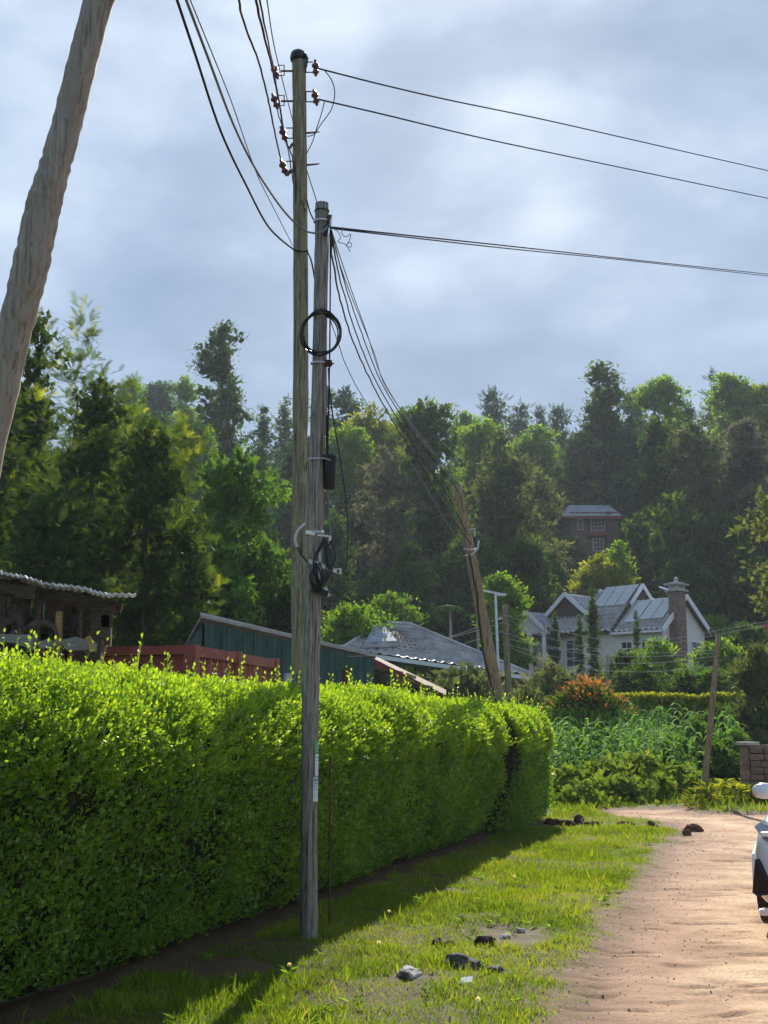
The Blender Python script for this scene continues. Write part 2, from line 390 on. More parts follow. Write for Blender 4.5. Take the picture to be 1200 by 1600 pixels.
def sub(F): 
    u, inv = np.unique(F, return_inverse=True); return u, inv.reshape(F.shape)
for nm, msk in (('road', fm), ('verge', ~fm)):
    u, f2 = sub(F[msk]); me = np_mesh(nm, V[u], f2, M_soil, tint[u], True); o = obj(nm, me); tag(o, kind='structure')
# broad terrain up to and over the ridge
M_land = noise_mat('forest floor', (.022, .035, .012), (.06, .085, .022), .6, .95, .6, c3=(.05, .05, .025), dist=.3, detail=10)
tx = np.concatenate([np.linspace(-420, -60, 37)[:-1], np.linspace(-60, 60, 81), np.linspace(60, 420, 37)[1:]])
ty = np.concatenate([np.linspace(-60, 0, 16)[:-1], np.linspace(0, 120, 81)[:-1], np.linspace(120, 470, 60)])
TX, TY = np.meshgrid(tx, ty); TZ = H(TX, TY)
ins = (TX > xs[0]+.2) & (TX < xs[-1]-.2) & (TY > ys[0]+.2) & (TY < ys[-1]-.2)
TZ = np.where(ins, TZ-.35, TZ-.012)
i2 = np.arange(TX.size).reshape(TX.shape)
FF = np.stack([i2[:-1, :-1], i2[:-1, 1:], i2[1:, 1:], i2[1:, :-1]], -1).reshape(-1, 4)
tag(obj('hillside', np_mesh('hillside', np.stack([TX, TY, TZ], -1).reshape(-1, 3), FF, M_land, smooth_=True)), kind='structure')

# ------------------------------------------------------------------ hedges
def hedge_len(px, py): return float(np.dot(G(px, py)[:2]-hA, hd))
t_end1 = hedge_len(760, 1304)
HH = 1.95
def hedge_prof(q, lean=1.0, T=1.35, H_=HH, Rr=.46):
    """q in 0..1 along front face from the foot, over the front shoulder, along the top, to the rear; returns depth(0 front), z, normal(front, up)"""
    L1 = H_-Rr; L2 = Rr*PI/2; L3 = T-2*.45; L4 = .45*PI/2; L5 = (H_-.45)*.5
    tot = L1+L2+L3+L4+L5; s = q*tot
    dep = np.zeros_like(s); z = np.zeros_like(s); nf = np.zeros_like(s); nu = np.zeros_like(s)
    a = s < L1; dep[a] = lean*(.34*(1-s[a]/L1)**2-.13*(s[a]/L1)); z[a] = s[a]; nf[a] = 1
    b = (s >= L1) & (s < L1+L2); an = (s[b]-L1)/Rr; dep[b] = Rr*.95*(1-np.cos(an))-.13*lean*np.cos(an); z[b] = L1+Rr*np.sin(an); nf[b] = np.cos(an); nu[b] = np.sin(an)
    c = (s >= L1+L2) & (s < L1+L2+L3); dep[c] = Rr*.95+(s[c]-L1-L2); z[c] = H_; nu[c] = 1
    d = (s >= L1+L2+L3) & (s < L1+L2+L3+L4); an = (s[d]-L1-L2-L3)/.45; dep[d] = Rr*.95+L3+.45*np.sin(an); z[d] = H_-.45*(1-np.cos(an)); nu[d] = np.cos(an); nf[d] = -np.sin(an)
    e_ = s >= L1+L2+L3+L4; dep[e_] = Rr*.95+L3+.45; z[e_] = H_-.45-(s[e_]-L1-L2-L3-L4); nf[e_] = -1
    return dep, z, nf, nu
def build_hedge(t0, t1, off, label, seed, scale=1.0, lean=1.0, endround=(False, True), zs=1.0, dens=1.0):
    g = np.random.default_rng(seed)
    ctr = hedge_xy((t0+t1)/2); root = thing('hedge', (ctr[0], ctr[1], 0), label, 'hedge', 'clipped hedges along the verge')
    ln = t1-t0
    # leaves: density falls with distance from the camera, size grows a little
    parts = []
    def place(n, face_bias=True, young=False):
        t = t0+g.random(n)*ln
        xy = hedge_xy(0)[None]+hd[None]*t[:, None]; dist = xy[:, 1]
        keep = g.random(n) < np.clip(1.35-(dist-6)*.045, .42, 1); t = t[keep]; n = len(t)
        q = g.random(n)
        dep, z, nf, nu = hedge_prof(q, lean)
        # front bumps: trimmed lumps and hollows
        lump = (fbm(t*1.3, z*1.6, seed, 4)-.47)*.24 + (vnoise(t*5, z*5, seed+3)-.5)*.10
        e0 = np.clip((t-t0)/.55, 0, 1); e1 = np.clip((t1-t)/.7, 0, 1)
        rnd = (1-np.sqrt(np.clip(1-(1-e1)**2, 0, 1)))*(.6 if endround[1] else .25) + (1-np.sqrt(np.clip(1-(1-e0)**2, 0, 1)))*(.5 if endround[0] else .0)
        jit = g.normal(size=n)*.055-g.random(n)*.09
        offn = lump+jit
        depth = dep+rnd-offn*nf; zz = z*zs-rnd*.55*(z/HH)+offn*nu*.8
        zz = np.maximum(zz, .02+g.random(n)*.06)
        hol = g.random(n) < np.clip((fbm(t*2.3, z*2.6, seed+21, 3)-.26)*9, .22, 1)
        t, depth, zz, z, nf, nu, rnd = t[hol], depth[hol], zz[hol], z[hol], nf[hol], nu[hol], rnd[hol]; n = len(t)
        # skirt
        depth = depth + .10*np.clip((.25-z)/.25, 0, 1)*nf
        xy = hedge_xy(0)[None]+hd[None]*t[:, None]+hn[None]*(off-depth)[:, None]
        pos = np.stack([xy[:, 0], xy[:, 1], zz], -1)
        nrm = hn[None, :]*nf[:, None]; nrm = np.stack([nrm[:, 0], nrm[:, 1], nu+.15], -1)
        return t, pos, nrm, z, nf, nu
    # sprigs of the clipped body
    n = int(ln*15000*dens); t, pos, nrm, z, nf, nu = place(n); n = len(t)
    ax = norm(nrm*.8+rdir(n, g)*.9+np.array([0, 0, .55])); upv = norm(nrm+rdir(n, g)*.8)
    scl = (.024+.030*g.random(n)**1.4)*(1+np.clip(pos[:, 1]-8, 0, 14)*.045)*scale
    tn = np.clip(.5+.35*g.normal(size=n)+(fbm(t*2, z*2, seed+9)-.47)*1.2, 0, 1)
    parts.append(scatter(T_leaf(.56, .13, .06), pos, ax, upv, scl, tn))
    v, f, tt = cat3(parts)
    v[:, 0] -= ctr[0]; v[:, 1] -= ctr[1]
    o = obj('foliage', np_mesh('foliage', v, f, M_hedge, tt), root); tag(o, kind='stuff')
    # young shoots standing out of the top and the upper face
    n = int(ln*640*dens); t = t0+g.random(n)*ln; L_ = fbm(t*1.7, t*0+3, seed+5, 3)
    q = .31+.38*g.random(n)**.8; dep, z, nf, nu = hedge_prof(q, lean)
    lump = (fbm(t*1.3, z*1.6, seed, 4)-.47)*.24
    e1 = np.clip((t1-t)/.7, 0, 1); rnd = (1-np.sqrt(np.clip(1-(1-e1)**2, 0, 1)))*(.6 if endround[1] else .25)
    xy = hedge_xy(0)[None]+hd[None]*t[:, None]+hn[None]*(off-dep-rnd+lump*nf)[:, None]
    basep = np.stack([xy[:, 0], xy[:, 1], z*zs-rnd*.55+lump*nu*.8-.03], -1)
    hgt = (.04+.07*g.random(n)+.16*(g.random(n) < .02))*(.5+L_)
    d = norm(np.stack([hn[0]*nf*.7, hn[1]*nf*.7, nu+.55], -1)+rdir(n, g)*.33)
    pp = []
    for k in range(7):
        fr = .12+.88*k/6; pos = basep+d*(hgt*fr*1.25)[:, None]
        a = k*2.4+g.random(n)*1.2; side = norm(np.cross(d, rdir(n, g)))
        ax = norm(d*.75+side*(1.0 if k < 6 else .2)); upv = norm(d+side*-.3)
        s = (.036+.014*g.random(n))*(1+np.clip(pos[:, 1]-8, 0, 14)*.045)*scale*(1-.25*fr)
        pp.append(scatter(T_leaf(.58, .14, .05), pos, ax, upv, s, np.clip(.25+.6*fr+.3*g.normal(size=n), 0, 1)))
    # stems
    st = (np.array([[-.5, 0, 0], [.5, 0, 0], [0, 1, 0.]]), np.array([[0, 1, 2]]))
    v1, f1, t1_ = scatter((st[0]*np.array([.05, 1, 1]), st[1]), basep, d, rdir(n, g), hgt*1.2, np.zeros(n)+.2)
    v, f, tt = cat3(pp+[(v1, f1, t1_)]); v[:, 0] -= ctr[0]; v[:, 1] -= ctr[1]
    o = obj('new_growth', np_mesh('new_growth', v, f, M_shoot, tt), root); tag(o, 'yellow green young shoots along the top', kind='stuff')
    m_ = int(ln*170); t, pos, nrm, z, nf, nu = place(m_); m_ = len(t)
    v, f, tt = scatter((np.array([[-.018, 0, 0], [.018, 0, 0], [.004, 1, .05]]), np.array([[0, 1, 2]])), pos-nrm*.06, norm(nrm*.5+rdir(m_, g)*.6+[0, 0, .7]), rdir(m_, g), .10+.14*g.random(m_), g.random(m_))
    v[:, 0] -= ctr[0]; v[:, 1] -= ctr[1]; o = obj('twigs', np_mesh('twigs', v, f, M_bark, tt), root); tag(o, kind='stuff')
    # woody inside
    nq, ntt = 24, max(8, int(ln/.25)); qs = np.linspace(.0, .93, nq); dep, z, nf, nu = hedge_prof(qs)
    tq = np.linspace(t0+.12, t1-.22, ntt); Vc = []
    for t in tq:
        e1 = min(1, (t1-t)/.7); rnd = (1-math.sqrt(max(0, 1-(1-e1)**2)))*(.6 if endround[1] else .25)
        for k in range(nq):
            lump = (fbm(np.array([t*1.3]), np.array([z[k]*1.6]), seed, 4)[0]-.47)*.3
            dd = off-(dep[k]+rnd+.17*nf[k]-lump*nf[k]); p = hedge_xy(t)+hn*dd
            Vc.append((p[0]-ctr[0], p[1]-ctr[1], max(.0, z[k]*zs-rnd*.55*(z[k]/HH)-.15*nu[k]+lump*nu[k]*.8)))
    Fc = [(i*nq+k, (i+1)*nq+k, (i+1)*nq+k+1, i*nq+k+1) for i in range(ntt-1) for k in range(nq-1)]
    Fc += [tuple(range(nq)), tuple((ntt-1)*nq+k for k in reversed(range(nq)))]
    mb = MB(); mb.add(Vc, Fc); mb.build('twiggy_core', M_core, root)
build_hedge(-4.6, t_end1, 0.25, 'long bright green clipped hedge behind the two utility poles', 11, endround=(False, False))
build_hedge(t_end1+.12, t_end1+4.0, .46, 'short far piece of the clipped hedge ending in a rounded corner by the road bend', 12, endround=(True, True), zs=.985, lean=.2)

# ------------------------------------------------------------------ grass on the verge
def grass_patch(name, n, xr, yr, cond, lab, seed, hmul=1.0, dfun=None, kindstuff=True, mat=None):
    g = np.random.default_rng(seed)
    x = xr[0]+g.random(n)*(xr[1]-xr[0]); u = g.random(n); y = yr[0]+(yr[1]-yr[0])*u
    s = road_sd(x, y); side = (x-hA[0])*hn[0]+(y-hA[1])*hn[1]
    k = cond(x, y, s, side); 
    k &= g.random(n) < np.clip(1.25-(y-6)*.05, .30, 1)
    pn = fbm(x*1.3, y*1.3, seed+1); k &= g.random(n) < np.clip((pn-.15)*5.5, .82, 1)*np.clip(.9-s*-1*0, 0, 1)
    x, y, s, side, pn = x[k], y[k], s[k], side[k], pn[k]; n = len(x)
    z = ground_z(x, y)+H(x, y)-.006
    tuft = fbm(x*4.5, y*4.5, seed+2, 3)
    h = (.032+.045*g.random(n)**1.5)*(.6+1.0*tuft)*(.62+.5*smooth((pn-.3)/.4))*hmul*np.clip(-s*2.2+.35, .35, 1)*(1+.02*np.clip(y-8, 0, 20))
    h *= np.where(g.random(n) < .015, 2.0, 1)
    lean = g.normal(size=(n, 2))*.42; ax = norm(np.stack([lean[:, 0], lean[:, 1], np.ones(n)], -1)); upv = np.stack([g.normal(size=n), g.normal(size=n), g.normal(size=n)*.2], -1)
    wd = .11; tm = (np.array([[-.06, 0, 0], [.06, 0, 0], [.045, .55, .05], [-.045, .55, .05], [0, 1, .22]]), np.array([[0, 1, 2], [0, 2, 3], [3, 2, 4]]))
    tn = np.clip(.32+.22*g.normal(size=n)+(fbm(x*1.1, y*1.1, seed+6)-.47)*1.3+(g.random(n) < .07)*.6, 0, 1)
    wsc = (1+np.clip(y-7, 0, 20)*.06)
    v, f, tt = scatter(tm, np.stack([x, y, z], -1), ax, upv, h, tn)
    o = obj(name, np_mesh(name, v, f, mat or M_grass, tt)); tag(o, lab, 'grass', kind='stuff'); return o
bare = [(G(802, 1462), .30, .6), (G(700, 1472), .11, .12), (G(762, 1478), .14, .12), (G(650, 1532), .20, .13), (G(765, 1522), .16, .12), (G(300, 1510), .6, .35), (G(905, 1288), .9, .5), (G(850, 1290), .8, .6), (G(690, 1395), .35, .2), (G(1015, 1290), .5, .3)]
def notbare(x, y):
    k = np.ones(len(x), bool)
    for c, rx, ry in bare: k &= ((x-c[0])/rx)**2+((y-c[1])/ry)**2 > (.5+fbm(x*6, y*6, 77))**2
    return k
grass_patch('verge_grass', 760000, (-3.2, 4.9), (5.6, 29), lambda x, y, s, sd: (s < .12+.0*x) & (rng.random(len(x)) < np.clip(-s*4+.35, .03, 1)) & (sd > .05+.35*fbm(x*2, y*2, 5)) & (sd < 6) & notbare(x, y),
            'short bright green grass on the verge between hedge and dirt road', 21)
grass_patch('roadside_grass', 60000, (2.0, 10.5), (25, 33.6), lambda x, y, s, sd: (s < 0) & (y > 25.5) & ((x > 3.2) | (sd > 3.4)),
            'ragged grass strip in front of the brick wall beyond the road', 22, 2.0)
# ------------------------------------------------------------------ trees
TRI = [0]
def cap(d, k, p=2.0): return np.clip(1-np.clip(1-d/k, 0, 1)**p, 0, 1)**(1/p)
ENV = dict(            # crown radius against the depth d below the top, in crown radii
 cone=lambda d: np.clip(.16+d/3.0, 0, 1),
 dome=lambda d: cap(d, .95),
 column=lambda d: cap(d, 1.3)*(.88+.12*np.sin(d*3)),
 tall=lambda d: cap(d, 1.9, 1.7)*(.9+.1*np.sin(d*2.3)),
 spindle=lambda d: np.clip(.12+d/5.0, 0, 1)**.8,
 flat=lambda d: cap(d, .8, 2.2),
)
TM = dict(leaf=(T_leaf(.5, .12, .1), 1.0), small=(T_leaf(.34, .08, .1), 1.0), frond=(T_frond(6), 1.9), spray=(T_sprig(6, .38, 1.0, .5, 3), 1.5), whorl=(T_palm(6, 1.0, .26, .45), 1.1), needle=(T_sprig(7, .16, .7, .7, 4), 1.6), frond8=(T_frond(8, .22, .5), 1.9))
def tree(px, top, Y, wpx, kind='leaf', mat='dark', env='dome', low=.12, label='', cover=3.2, lp=5.4, seed=None, K_=None, rough=.25, name='tree', cat='tree', group=None, bark=None, lean=0, flat=.7, zb=None, droop=0.0, crownname='crown', hang=0., clump=1., depth=1.0, young=0, inner=True, bx=None):
    """px, top: crown top in the photograph, Y: distance, wpx: crown width there, low: share of the height left bare below the crown"""
    seed = seed if seed is not None else int(px*7+top)
    g = np.random.default_rng(seed)
    p = P(px, top, Y); zb = float(H(p[0], Y)) if zb is None else zb
    hgt = max(p[2]-zb, .3); rad = wpx*Y/FPX/2*.99
    root = thing(name, (p[0], Y, zb), label, cat, group)
    vis_h = hgt*(1-low)
    n_c = max(K_ or 0, int(np.clip(24+vis_h/rad*16, 28, 130)))
    E0 = ENV[env]; E = lambda h: E0((1-h)*vis_h/rad)
    hs = []; 
    while len(hs) < n_c:
        h = g.random(); 
        if g.random() < E(np.array(h))*.9+.1: hs.append(h)
    hs = np.array(hs); hs[0] = 1-.25*rad/vis_h; hs[1] = 1-.5*rad/vis_h; hs[2] = 1-.8*rad/vis_h
    an = np.arange(n_c)*2.399+g.random(n_c)*.8; rr = E(hs)*(1-.75*(g.random(n_c)**1.9))
    rr *= (1+rough*(g.random(n_c)-.5)*1.6)
    cs = rad*(.31+.20*g.random(n_c))*clump*(.5+.6*E(hs)); rr_m = np.maximum(rad*rr-cs*.45, 0)
    C = np.stack([np.cos(an)*rr_m, np.sin(an)*rr_m*depth, hgt*low+vis_h*hs-cs*.5*flat], -1)
    ct = g.normal(size=n_c)*.22
    s_leaf = lp*Y/FPX
    tm, amul = TM[kind]; 
    area_px = wpx*(vis_h/(Y/FPX))*.8; a_leaf = lp*lp*.22*(1.4 if kind != 'leaf' else 1)
    n = int(min(cover*area_px/a_leaf/ (len(tm[1])/2.0)**.75, (25500 if Y < 60 else 17500)/len(tm[1])))
    ci = g.choice(n_c, n, p=cs**2/np.sum(cs**2)); d = rdir(n, g); d[:, 2] = np.where(g.random(n) < .55, np.abs(d[:, 2]), d[:, 2]); d[:, 2] *= flat
    u = 1-.75*g.random(n)**2.2
    pos = C[ci]+d*(cs[ci]*u*(1+rough*.6*g.normal(size=n)))[:, None]
    if droop: pos[:, 2] -= droop*cs[ci]*(np.hypot(d[:, 0], d[:, 1])**2)*u
    outw = norm(pos-np.array([0, 0, hgt*(low+.5*(1-low))])+1e-6)
    ax = norm(d*.8+rdir(n, g)*.7+outw*.3+np.array([0, 0, .25-hang])); upv = norm(outw*.5+np.array([0, 0, .9])+rdir(n, g)*.7)
    hh = (pos[:, 2]/hgt)
    tn = np.clip(.38+ct[ci]+.16*g.normal(size=n)+young*np.clip(hh-.6, 0, 1)*d[:, 2], 0, 1)
    parts = [scatter(tm, pos, ax, upv, s_leaf*amul*(.7+.6*g.random(n)), tn)]
    if inner:          # big sparse leaves deep inside stop the light
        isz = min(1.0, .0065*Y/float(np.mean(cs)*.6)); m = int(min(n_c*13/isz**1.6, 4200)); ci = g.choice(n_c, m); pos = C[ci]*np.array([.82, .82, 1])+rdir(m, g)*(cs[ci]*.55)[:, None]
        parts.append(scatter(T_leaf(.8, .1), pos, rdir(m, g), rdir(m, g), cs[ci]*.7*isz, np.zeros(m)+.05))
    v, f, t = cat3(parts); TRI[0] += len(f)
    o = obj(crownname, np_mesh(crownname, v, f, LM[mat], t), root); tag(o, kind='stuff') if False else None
    if mat == 'mango':
        m = 420; top_ = np.argsort(-hs)[:26]; ci = g.choice(top_, m); d = rdir(m, g); d[:, 2] = np.abs(d[:, 2])
        v, f, t = scatter(T_leaf(.42, .1, .15), C[ci]+d*(cs[ci]*1.02)[:, None], norm(d+rdir(m, g)*.6), norm(d+rdir(m, g)*.5+[0, 0, .5]), s_leaf*(1.0+.5*g.random(m)), g.random(m))
        obj('young_leaves', np_mesh('young_leaves', v, f, LM['flush'], t), root); TRI[0] += len(f)
    # trunk with limbs
    mb = MB(); r0 = max(.035, hgt*.014); lx = lean*hgt
    tp = [(0, 0, -.2), (lx*.3+.03*rad*g.normal(), .03*rad*g.normal(), hgt*.35), (lx*.6, 0, hgt*.65), (lx, 0, hgt*(.93 if env == 'spindle' or kind == 'needle' else .78))]
    mb.tube(tp, [r0*1.2, r0*.9, r0*.6, r0*.12], 7)
    for i in np.argsort(-cs)[:min(14, n_c)]:
        c = C[i]; z0 = max(hgt*.12, c[2]-.35*math.hypot(c[0], c[1])-.1*hgt); z0 = min(z0, hgt*.8)
        mid = (c[0]*.5, c[1]*.5, z0+(c[2]-z0)*.35)
        mb.tube([(0, 0, z0), mid, tuple(c)], [r0*.4, r0*.25, r0*.06], 5, cap=False)
    TRI[0] += len(mb.f)*2
    mb.build('trunk', bark or M_bark, root, sm=True)
    return root
T = tree
# ridge, seen against the sky (from left to right)
T(25, 600, 150, 90, 'spray', 'bright', 'dome', label='bright crown on the skyline at the left edge behind the leaning pole', cover=2)
T(200, 588, 190, 80, 'leaf', 'bright', 'tall', label='rounded bright tree on the left skyline just right of the feathery tops')
T(245, 592, 210, 80, 'leaf', 'blue', 'dome', label='hazy blue green crown left of the tall eucalyptus')
T(290, 588, 200, 56, 'leaf', 'bright', 'tall', label='pale green crown touching the left side of the tall eucalyptus')
T(350, 500, 135, 90, 'leaf', 'dark', 'tall', low=.3, label='tall lone eucalyptus with open layered crown standing high above the left ridge', cover=5, lp=4.6, clump=1.0, rough=.5, bark=M_palebark, K_=70, name='eucalyptus_tree', flat=.55, droop=.3)
T(333, 628, 125, 20, 'needle', 'dark', 'spindle', label='thin dark cypress at the foot of the tall eucalyptus', name='cypress_tree', cover=4)
T(412, 632, 150, 62, 'needle', 'blue', 'cone', label='blue grey conifer left of the taller utility pole', name='conifer_tree', rough=.5)
T(446, 622, 170, 52, 'needle', 'dark', 'cone', label='dark conifer peeping out beside the taller utility pole', name='conifer_tree', rough=.5)
T(505, 600, 165, 50, 'leaf', 'blue', 'tall', label='blue green crown directly behind the shorter utility pole')
T(540, 606, 160, 66, 'leaf', 'blue', 'tall', label='hazy tall tree just right of the shorter utility pole')
T(583, 632, 140, 105, 'leaf', 'yellow', 'dome', label='yellow green domed tree where the cable fan crosses the ridge', young=1)
T(545, 665, 128, 80, 'leaf', 'bright', 'dome', label='bright rounded tree right of the black cable canister', young=1)
T(632, 640, 190, 50, 'leaf', 'bright', 'dome', label='small bright crown between the two central domed trees')
T(667, 622, 118, 118, 'leaf', 'dark', 'dome', label='broad dense dark domed tree with bright rim in the middle of the ridge', cover=4.5, young=1.6, clump=.9)
T(722, 640, 190, 66, 'leaf', 'bright', 'tall', label='green crown right of the broad dark domed tree')
T(752, 652, 150, 84, 'leaf', 'bright', 'dome', label='light green shoulder tree above the grey brown central trees', young=1)
T(770, 606, 215, 50, 'needle', 'blue', 'tall', label='dark pointed conifer sticking out of the ridge at centre right', name='conifer_tree', rough=.5)
T(812, 630, 220, 50, 'needle', 'blue', 'tall', label='first ragged conifer right of the pointed one', name='conifer_tree', rough=.5)
T(843, 636, 210, 42, 'needle', 'blue', 'cone', label='second ragged conifer right of the pointed one', name='conifer_tree', rough=.5)
T(872, 634, 200, 42, 'needle', 'blue', 'tall', label='third ragged conifer left of the highest right hand tree', name='conifer_tree', rough=.5)
T(835, 664, 165, 80, 'leaf', 'bright', 'dome', label='light green tree below the row of ragged conifers')
T(941, 560, 160, 96, 'leaf', 'dark', 'tall', label='highest tree on the right part of the ridge with tall double crown', cover=4.5, young=.7, K_=60)
T(990, 608, 190, 60, 'leaf', 'blue', 'tall', label='hazy crown between the highest tree and the yellow topped dome')
T(1033, 586, 155, 84, 'leaf', 'bright', 'dome', label='round tree with golden yellow top on the right ridge', young=1.2, cover=4)
T(1068, 625, 170, 50, 'leaf', 'blue', 'tall', label='blue green crown right of the yellow topped dome')
T(1111, 575, 190, 36, 'needle', 'dark', 'spindle', label='narrow ragged dark conifer above the right ridge', name='conifer_tree', rough=.7, cover=2.4)
T(1146, 582, 165, 90, 'leaf', 'bright', 'dome', label='pale green rounded tree right of the narrow ragged conifer', young=.5)
T(1195, 592, 160, 80, 'leaf', 'yellow', 'tall', label='light yellow green tree at the right edge of the ridge', young=.6)
# hillside trees in front of the ridge
T(605, 695, 105, 130, 'small', 'grey', 'tall', low=.05, label='grey brown tree with reddish tufts in the middle of the slope', cover=2.8, lp=4.6, K_=80, rough=.4, clump=.8)
T(690, 745, 122, 80, 'leaf', 'dark', 'tall', low=.04, label='dark tree between the grey brown tree and the leaning brown pole')
T(560, 760, 125, 95, 'leaf', 'dark', 'tall', low=.04, label='dark slope tree behind the thin black drop cable')
T(780, 668, 108, 150, 'small', 'olive', 'tall', low=.04, label='big olive and yellow leaved tree above the leaning brown pole', cover=3, lp=5, K_=85, rough=.35, young=.6)
T(842, 740, 125, 84, 'leaf', 'olive', 'tall', low=.03, label='olive tree with light branches left of the upper brick house', young=.6)
T(735, 830, 95, 90, 'leaf', 'dark', 'dome', low=.03, label='dark tree in shade behind the leaning brown pole')
T(640, 850, 88, 100, 'leaf', 'dark', 'tall', low=.02, label='shaded tree behind the grey tiled roof')
T(822, 840, 98, 90, 'leaf', 'dark', 'dome', low=.02, label='dark spreading tree left below the upper brick house')
T(903, 672, 158, 84, 'leaf', 'dark', 'tall', low=.04, label='dark green tree below the highest tree above the upper house', young=.6)
T(1022, 648, 128, 74, 'spray', 'dark', 'column', low=.03, label='dark upright tree with narrow crown right of the upper brick house', cover=3.6)
T(985, 655, 154, 70, 'leaf', 'blue', 'tall', low=.04, label='grey green tree rising behind the upper brick house')
T(1085, 648, 120, 130, 'small', 'olive', 'tall', low=.04, label='large dull olive tree on the right slope', cover=3, lp=5, K_=85)
T(1160, 645, 112, 120, 'small', 'grey', 'tall', low=.04, label='large grey green tree on the right slope near the picture edge', cover=3, lp=5, K_=85)
T(1050, 765, 106, 130, 'needle', 'dark', 'tall', low=.0, label='very dark conifer mass behind the chimney', cover=4, name='conifer_tree')
T(1125, 800, 104, 120, 'needle', 'dark', 'tall', low=.0, label='very dark conifer right of the chimney', cover=4, name='conifer_tree')
T(995, 800, 112, 70, 'leaf', 'dark', 'tall', low=.0, label='dark tree between the upper house and the chimney')
T(888, 838, 140, 56, 'leaf', 'dark', 'dome', low=.02, label='dark leafy crown hiding the left side of the upper house', cover=4)
T(940, 868, 100, 100, 'leaf', 'yellow', 'dome', low=.02, label='bright yellow green tree between the two houses', young=.5)
T(968, 846, 101, 56, 'leaf', 'bright', 'tall', low=.02, label='green tree hiding the right side of the upper house', young=.5)
T(520, 800, 100, 90, 'leaf', 'dark', 'tall', low=.02, label='dark tree right behind the black canister on the shorter pole')
T(455, 700, 115, 80, 'needle', 'blue', 'cone', low=.02, label='bluish conifer behind the taller utility pole', name='conifer_tree')
T(405, 690, 120, 80, 'needle', 'blue', 'cone', low=.02, label='bluish conifer above the layered broad leaved tree', name='conifer_tree')
T(295, 660, 120, 110, 'leaf', 'bright', 'dome', low=.02, label='hazy green tree below the tall eucalyptus')
T(235, 640, 130, 90, 'leaf', 'blue', 'dome', low=.02, label='hazy tree left below the tall eucalyptus')
# hidden gaps deeper in the wood
fill = None
for i, (px, tp, Y, wp) in enumerate([(60, 640, 170, 110), (150, 640, 175, 110), (480, 680, 150, 110), (620, 700, 160, 130), (740, 700, 165, 130), (850, 690, 175, 120), (940, 690, 180, 120), (1030, 690, 172, 120), (1110, 670, 160, 130), (1190, 660, 170, 110), (500, 860, 96, 110), (590, 880, 92, 110), (700, 880, 96, 120), (780, 870, 104, 110), (870, 890, 112, 110), (380, 760, 105, 130), (300, 800, 90, 120), (1160, 850, 100, 110), (1070, 860, 100, 110), (-60, 620, 150, 130), (1290, 620, 150, 140), (1290, 760, 105, 150), (1240, 700, 118, 150), (-80, 700, 90, 150)]):
    if fill is None or i % 6 == 0:
        fill = T(px, tp, Y, wp, 'leaf', 'dark', 'tall', low=0, label='dark filler tree deep in the shaded wood', cover=4.2, lp=6.0, group='shaded trees deep in the wood')
        f0 = (px, tp, Y, wp, fill); p0 = P(px, tp, Y); h0 = p0[2]-float(H(p0[0], Y))
    else:
        p = P(px, tp, Y); zb = float(H(p[0], Y)); s = wp*Y/(f0[3]*f0[2]); sz = (p[2]-zb)/h0
        c = fill.copy(); link(c); c.location = (p[0], Y, zb); c.scale = (s, s, sz); c.rotation_euler[2] = i*1.3
        for ch in fill.children:
            d = ch.copy(); link(d); d.parent = c
FL = ['behind the silky oak next to the leaning pole', 'behind the highest feathery silky oak tip', 'directly behind the two utility poles', 'behind the grey brown tree of the slope', 'behind the top of the leaning brown pole', 'behind the olive tree with light branches', 'behind the highest tree of the right ridge', 'behind the round tree with golden top', 'between the olive tree and the pale green round tree', 'behind the trees at the right edge of the ridge', 'low behind the black drop cable', 'low behind the bright shrubs of the grey tiled roof', 'low behind the banana plants', 'low behind the white mast', 'low between the mast and the yellow green tree', 'behind the layered broad leaved tree', 'behind the silky oak with sunlit yellow fronds', 'low at the right edge behind the red roof', 'low behind the dish and chimney', 'outside the left edge behind the silky oaks', 'outside the right edge on the ridge', 'outside the right edge low on the slope', 'just outside the right edge halfway up the slope', 'outside the left edge behind the wood shelter']
for o, l_ in zip([o for o in sc.objects if o.get('group') == 'shaded trees deep in the wood'], FL): o['label'] = 'dark wood tree '+l_

# nearer trees on the left
T(128, 466, 40, 130, 'frond', 'ferny', 'cone', low=.25, label='feathery silky oak with the highest light tip at upper left', cover=4.8, lp=10, K_=44, rough=.7, clump=.75, hang=-.2, young=1.2, name='silky_oak_tree', inner=False)
T(62, 478, 43, 115, 'frond', 'ferny', 'tall', low=.12, label='silky oak just right of the leaning brown pole', cover=3.7, lp=9.5, K_=50, rough=.5, hang=-.1, name='silky_oak_tree', young=.7)
T(-5, 560, 38, 130, 'frond', 'ferny', 'tall', low=.05, label='silky oak behind the leaning brown pole at the left edge', cover=4.1, lp=9.5, name='silky_oak_tree')
T(150, 580, 36, 150, 'frond', 'ferny', 'tall', low=.04, label='dense silky oak below the highest feathery tip', cover=4.9, lp=9.5, K_=70, hang=.1, name='silky_oak_tree', young=.4)
T(210, 588, 38, 90, 'frond', 'ferny', 'cone', low=.2, label='silky oak with yellow green tips left of the eucalyptus', cover=3.4, lp=9.5, young=1.5, rough=.6, name='silky_oak_tree', inner=False)
T(232, 650, 34, 150, 'frond', 'ferny', 'tall', low=.02, label='dense dark silky oak behind the wood shelter and red container', cover=5.1, lp=9.5, K_=70, name='silky_oak_tree', young=.5)
T(285, 655, 36, 84, 'frond', 'ferny', 'tall', low=.25, label='silky oak with large sunlit yellow fronds beside the layered tree', cover=3.4, lp=12, young=1.6, rough=.6, name='silky_oak_tree', inner=False)
T(300, 790, 33, 90, 'frond', 'ferny', 'tall', low=.0, label='low silky oak with bright fronds in front of the layered tree', cover=3.7, lp=12, young=1.2, name='silky_oak_tree')
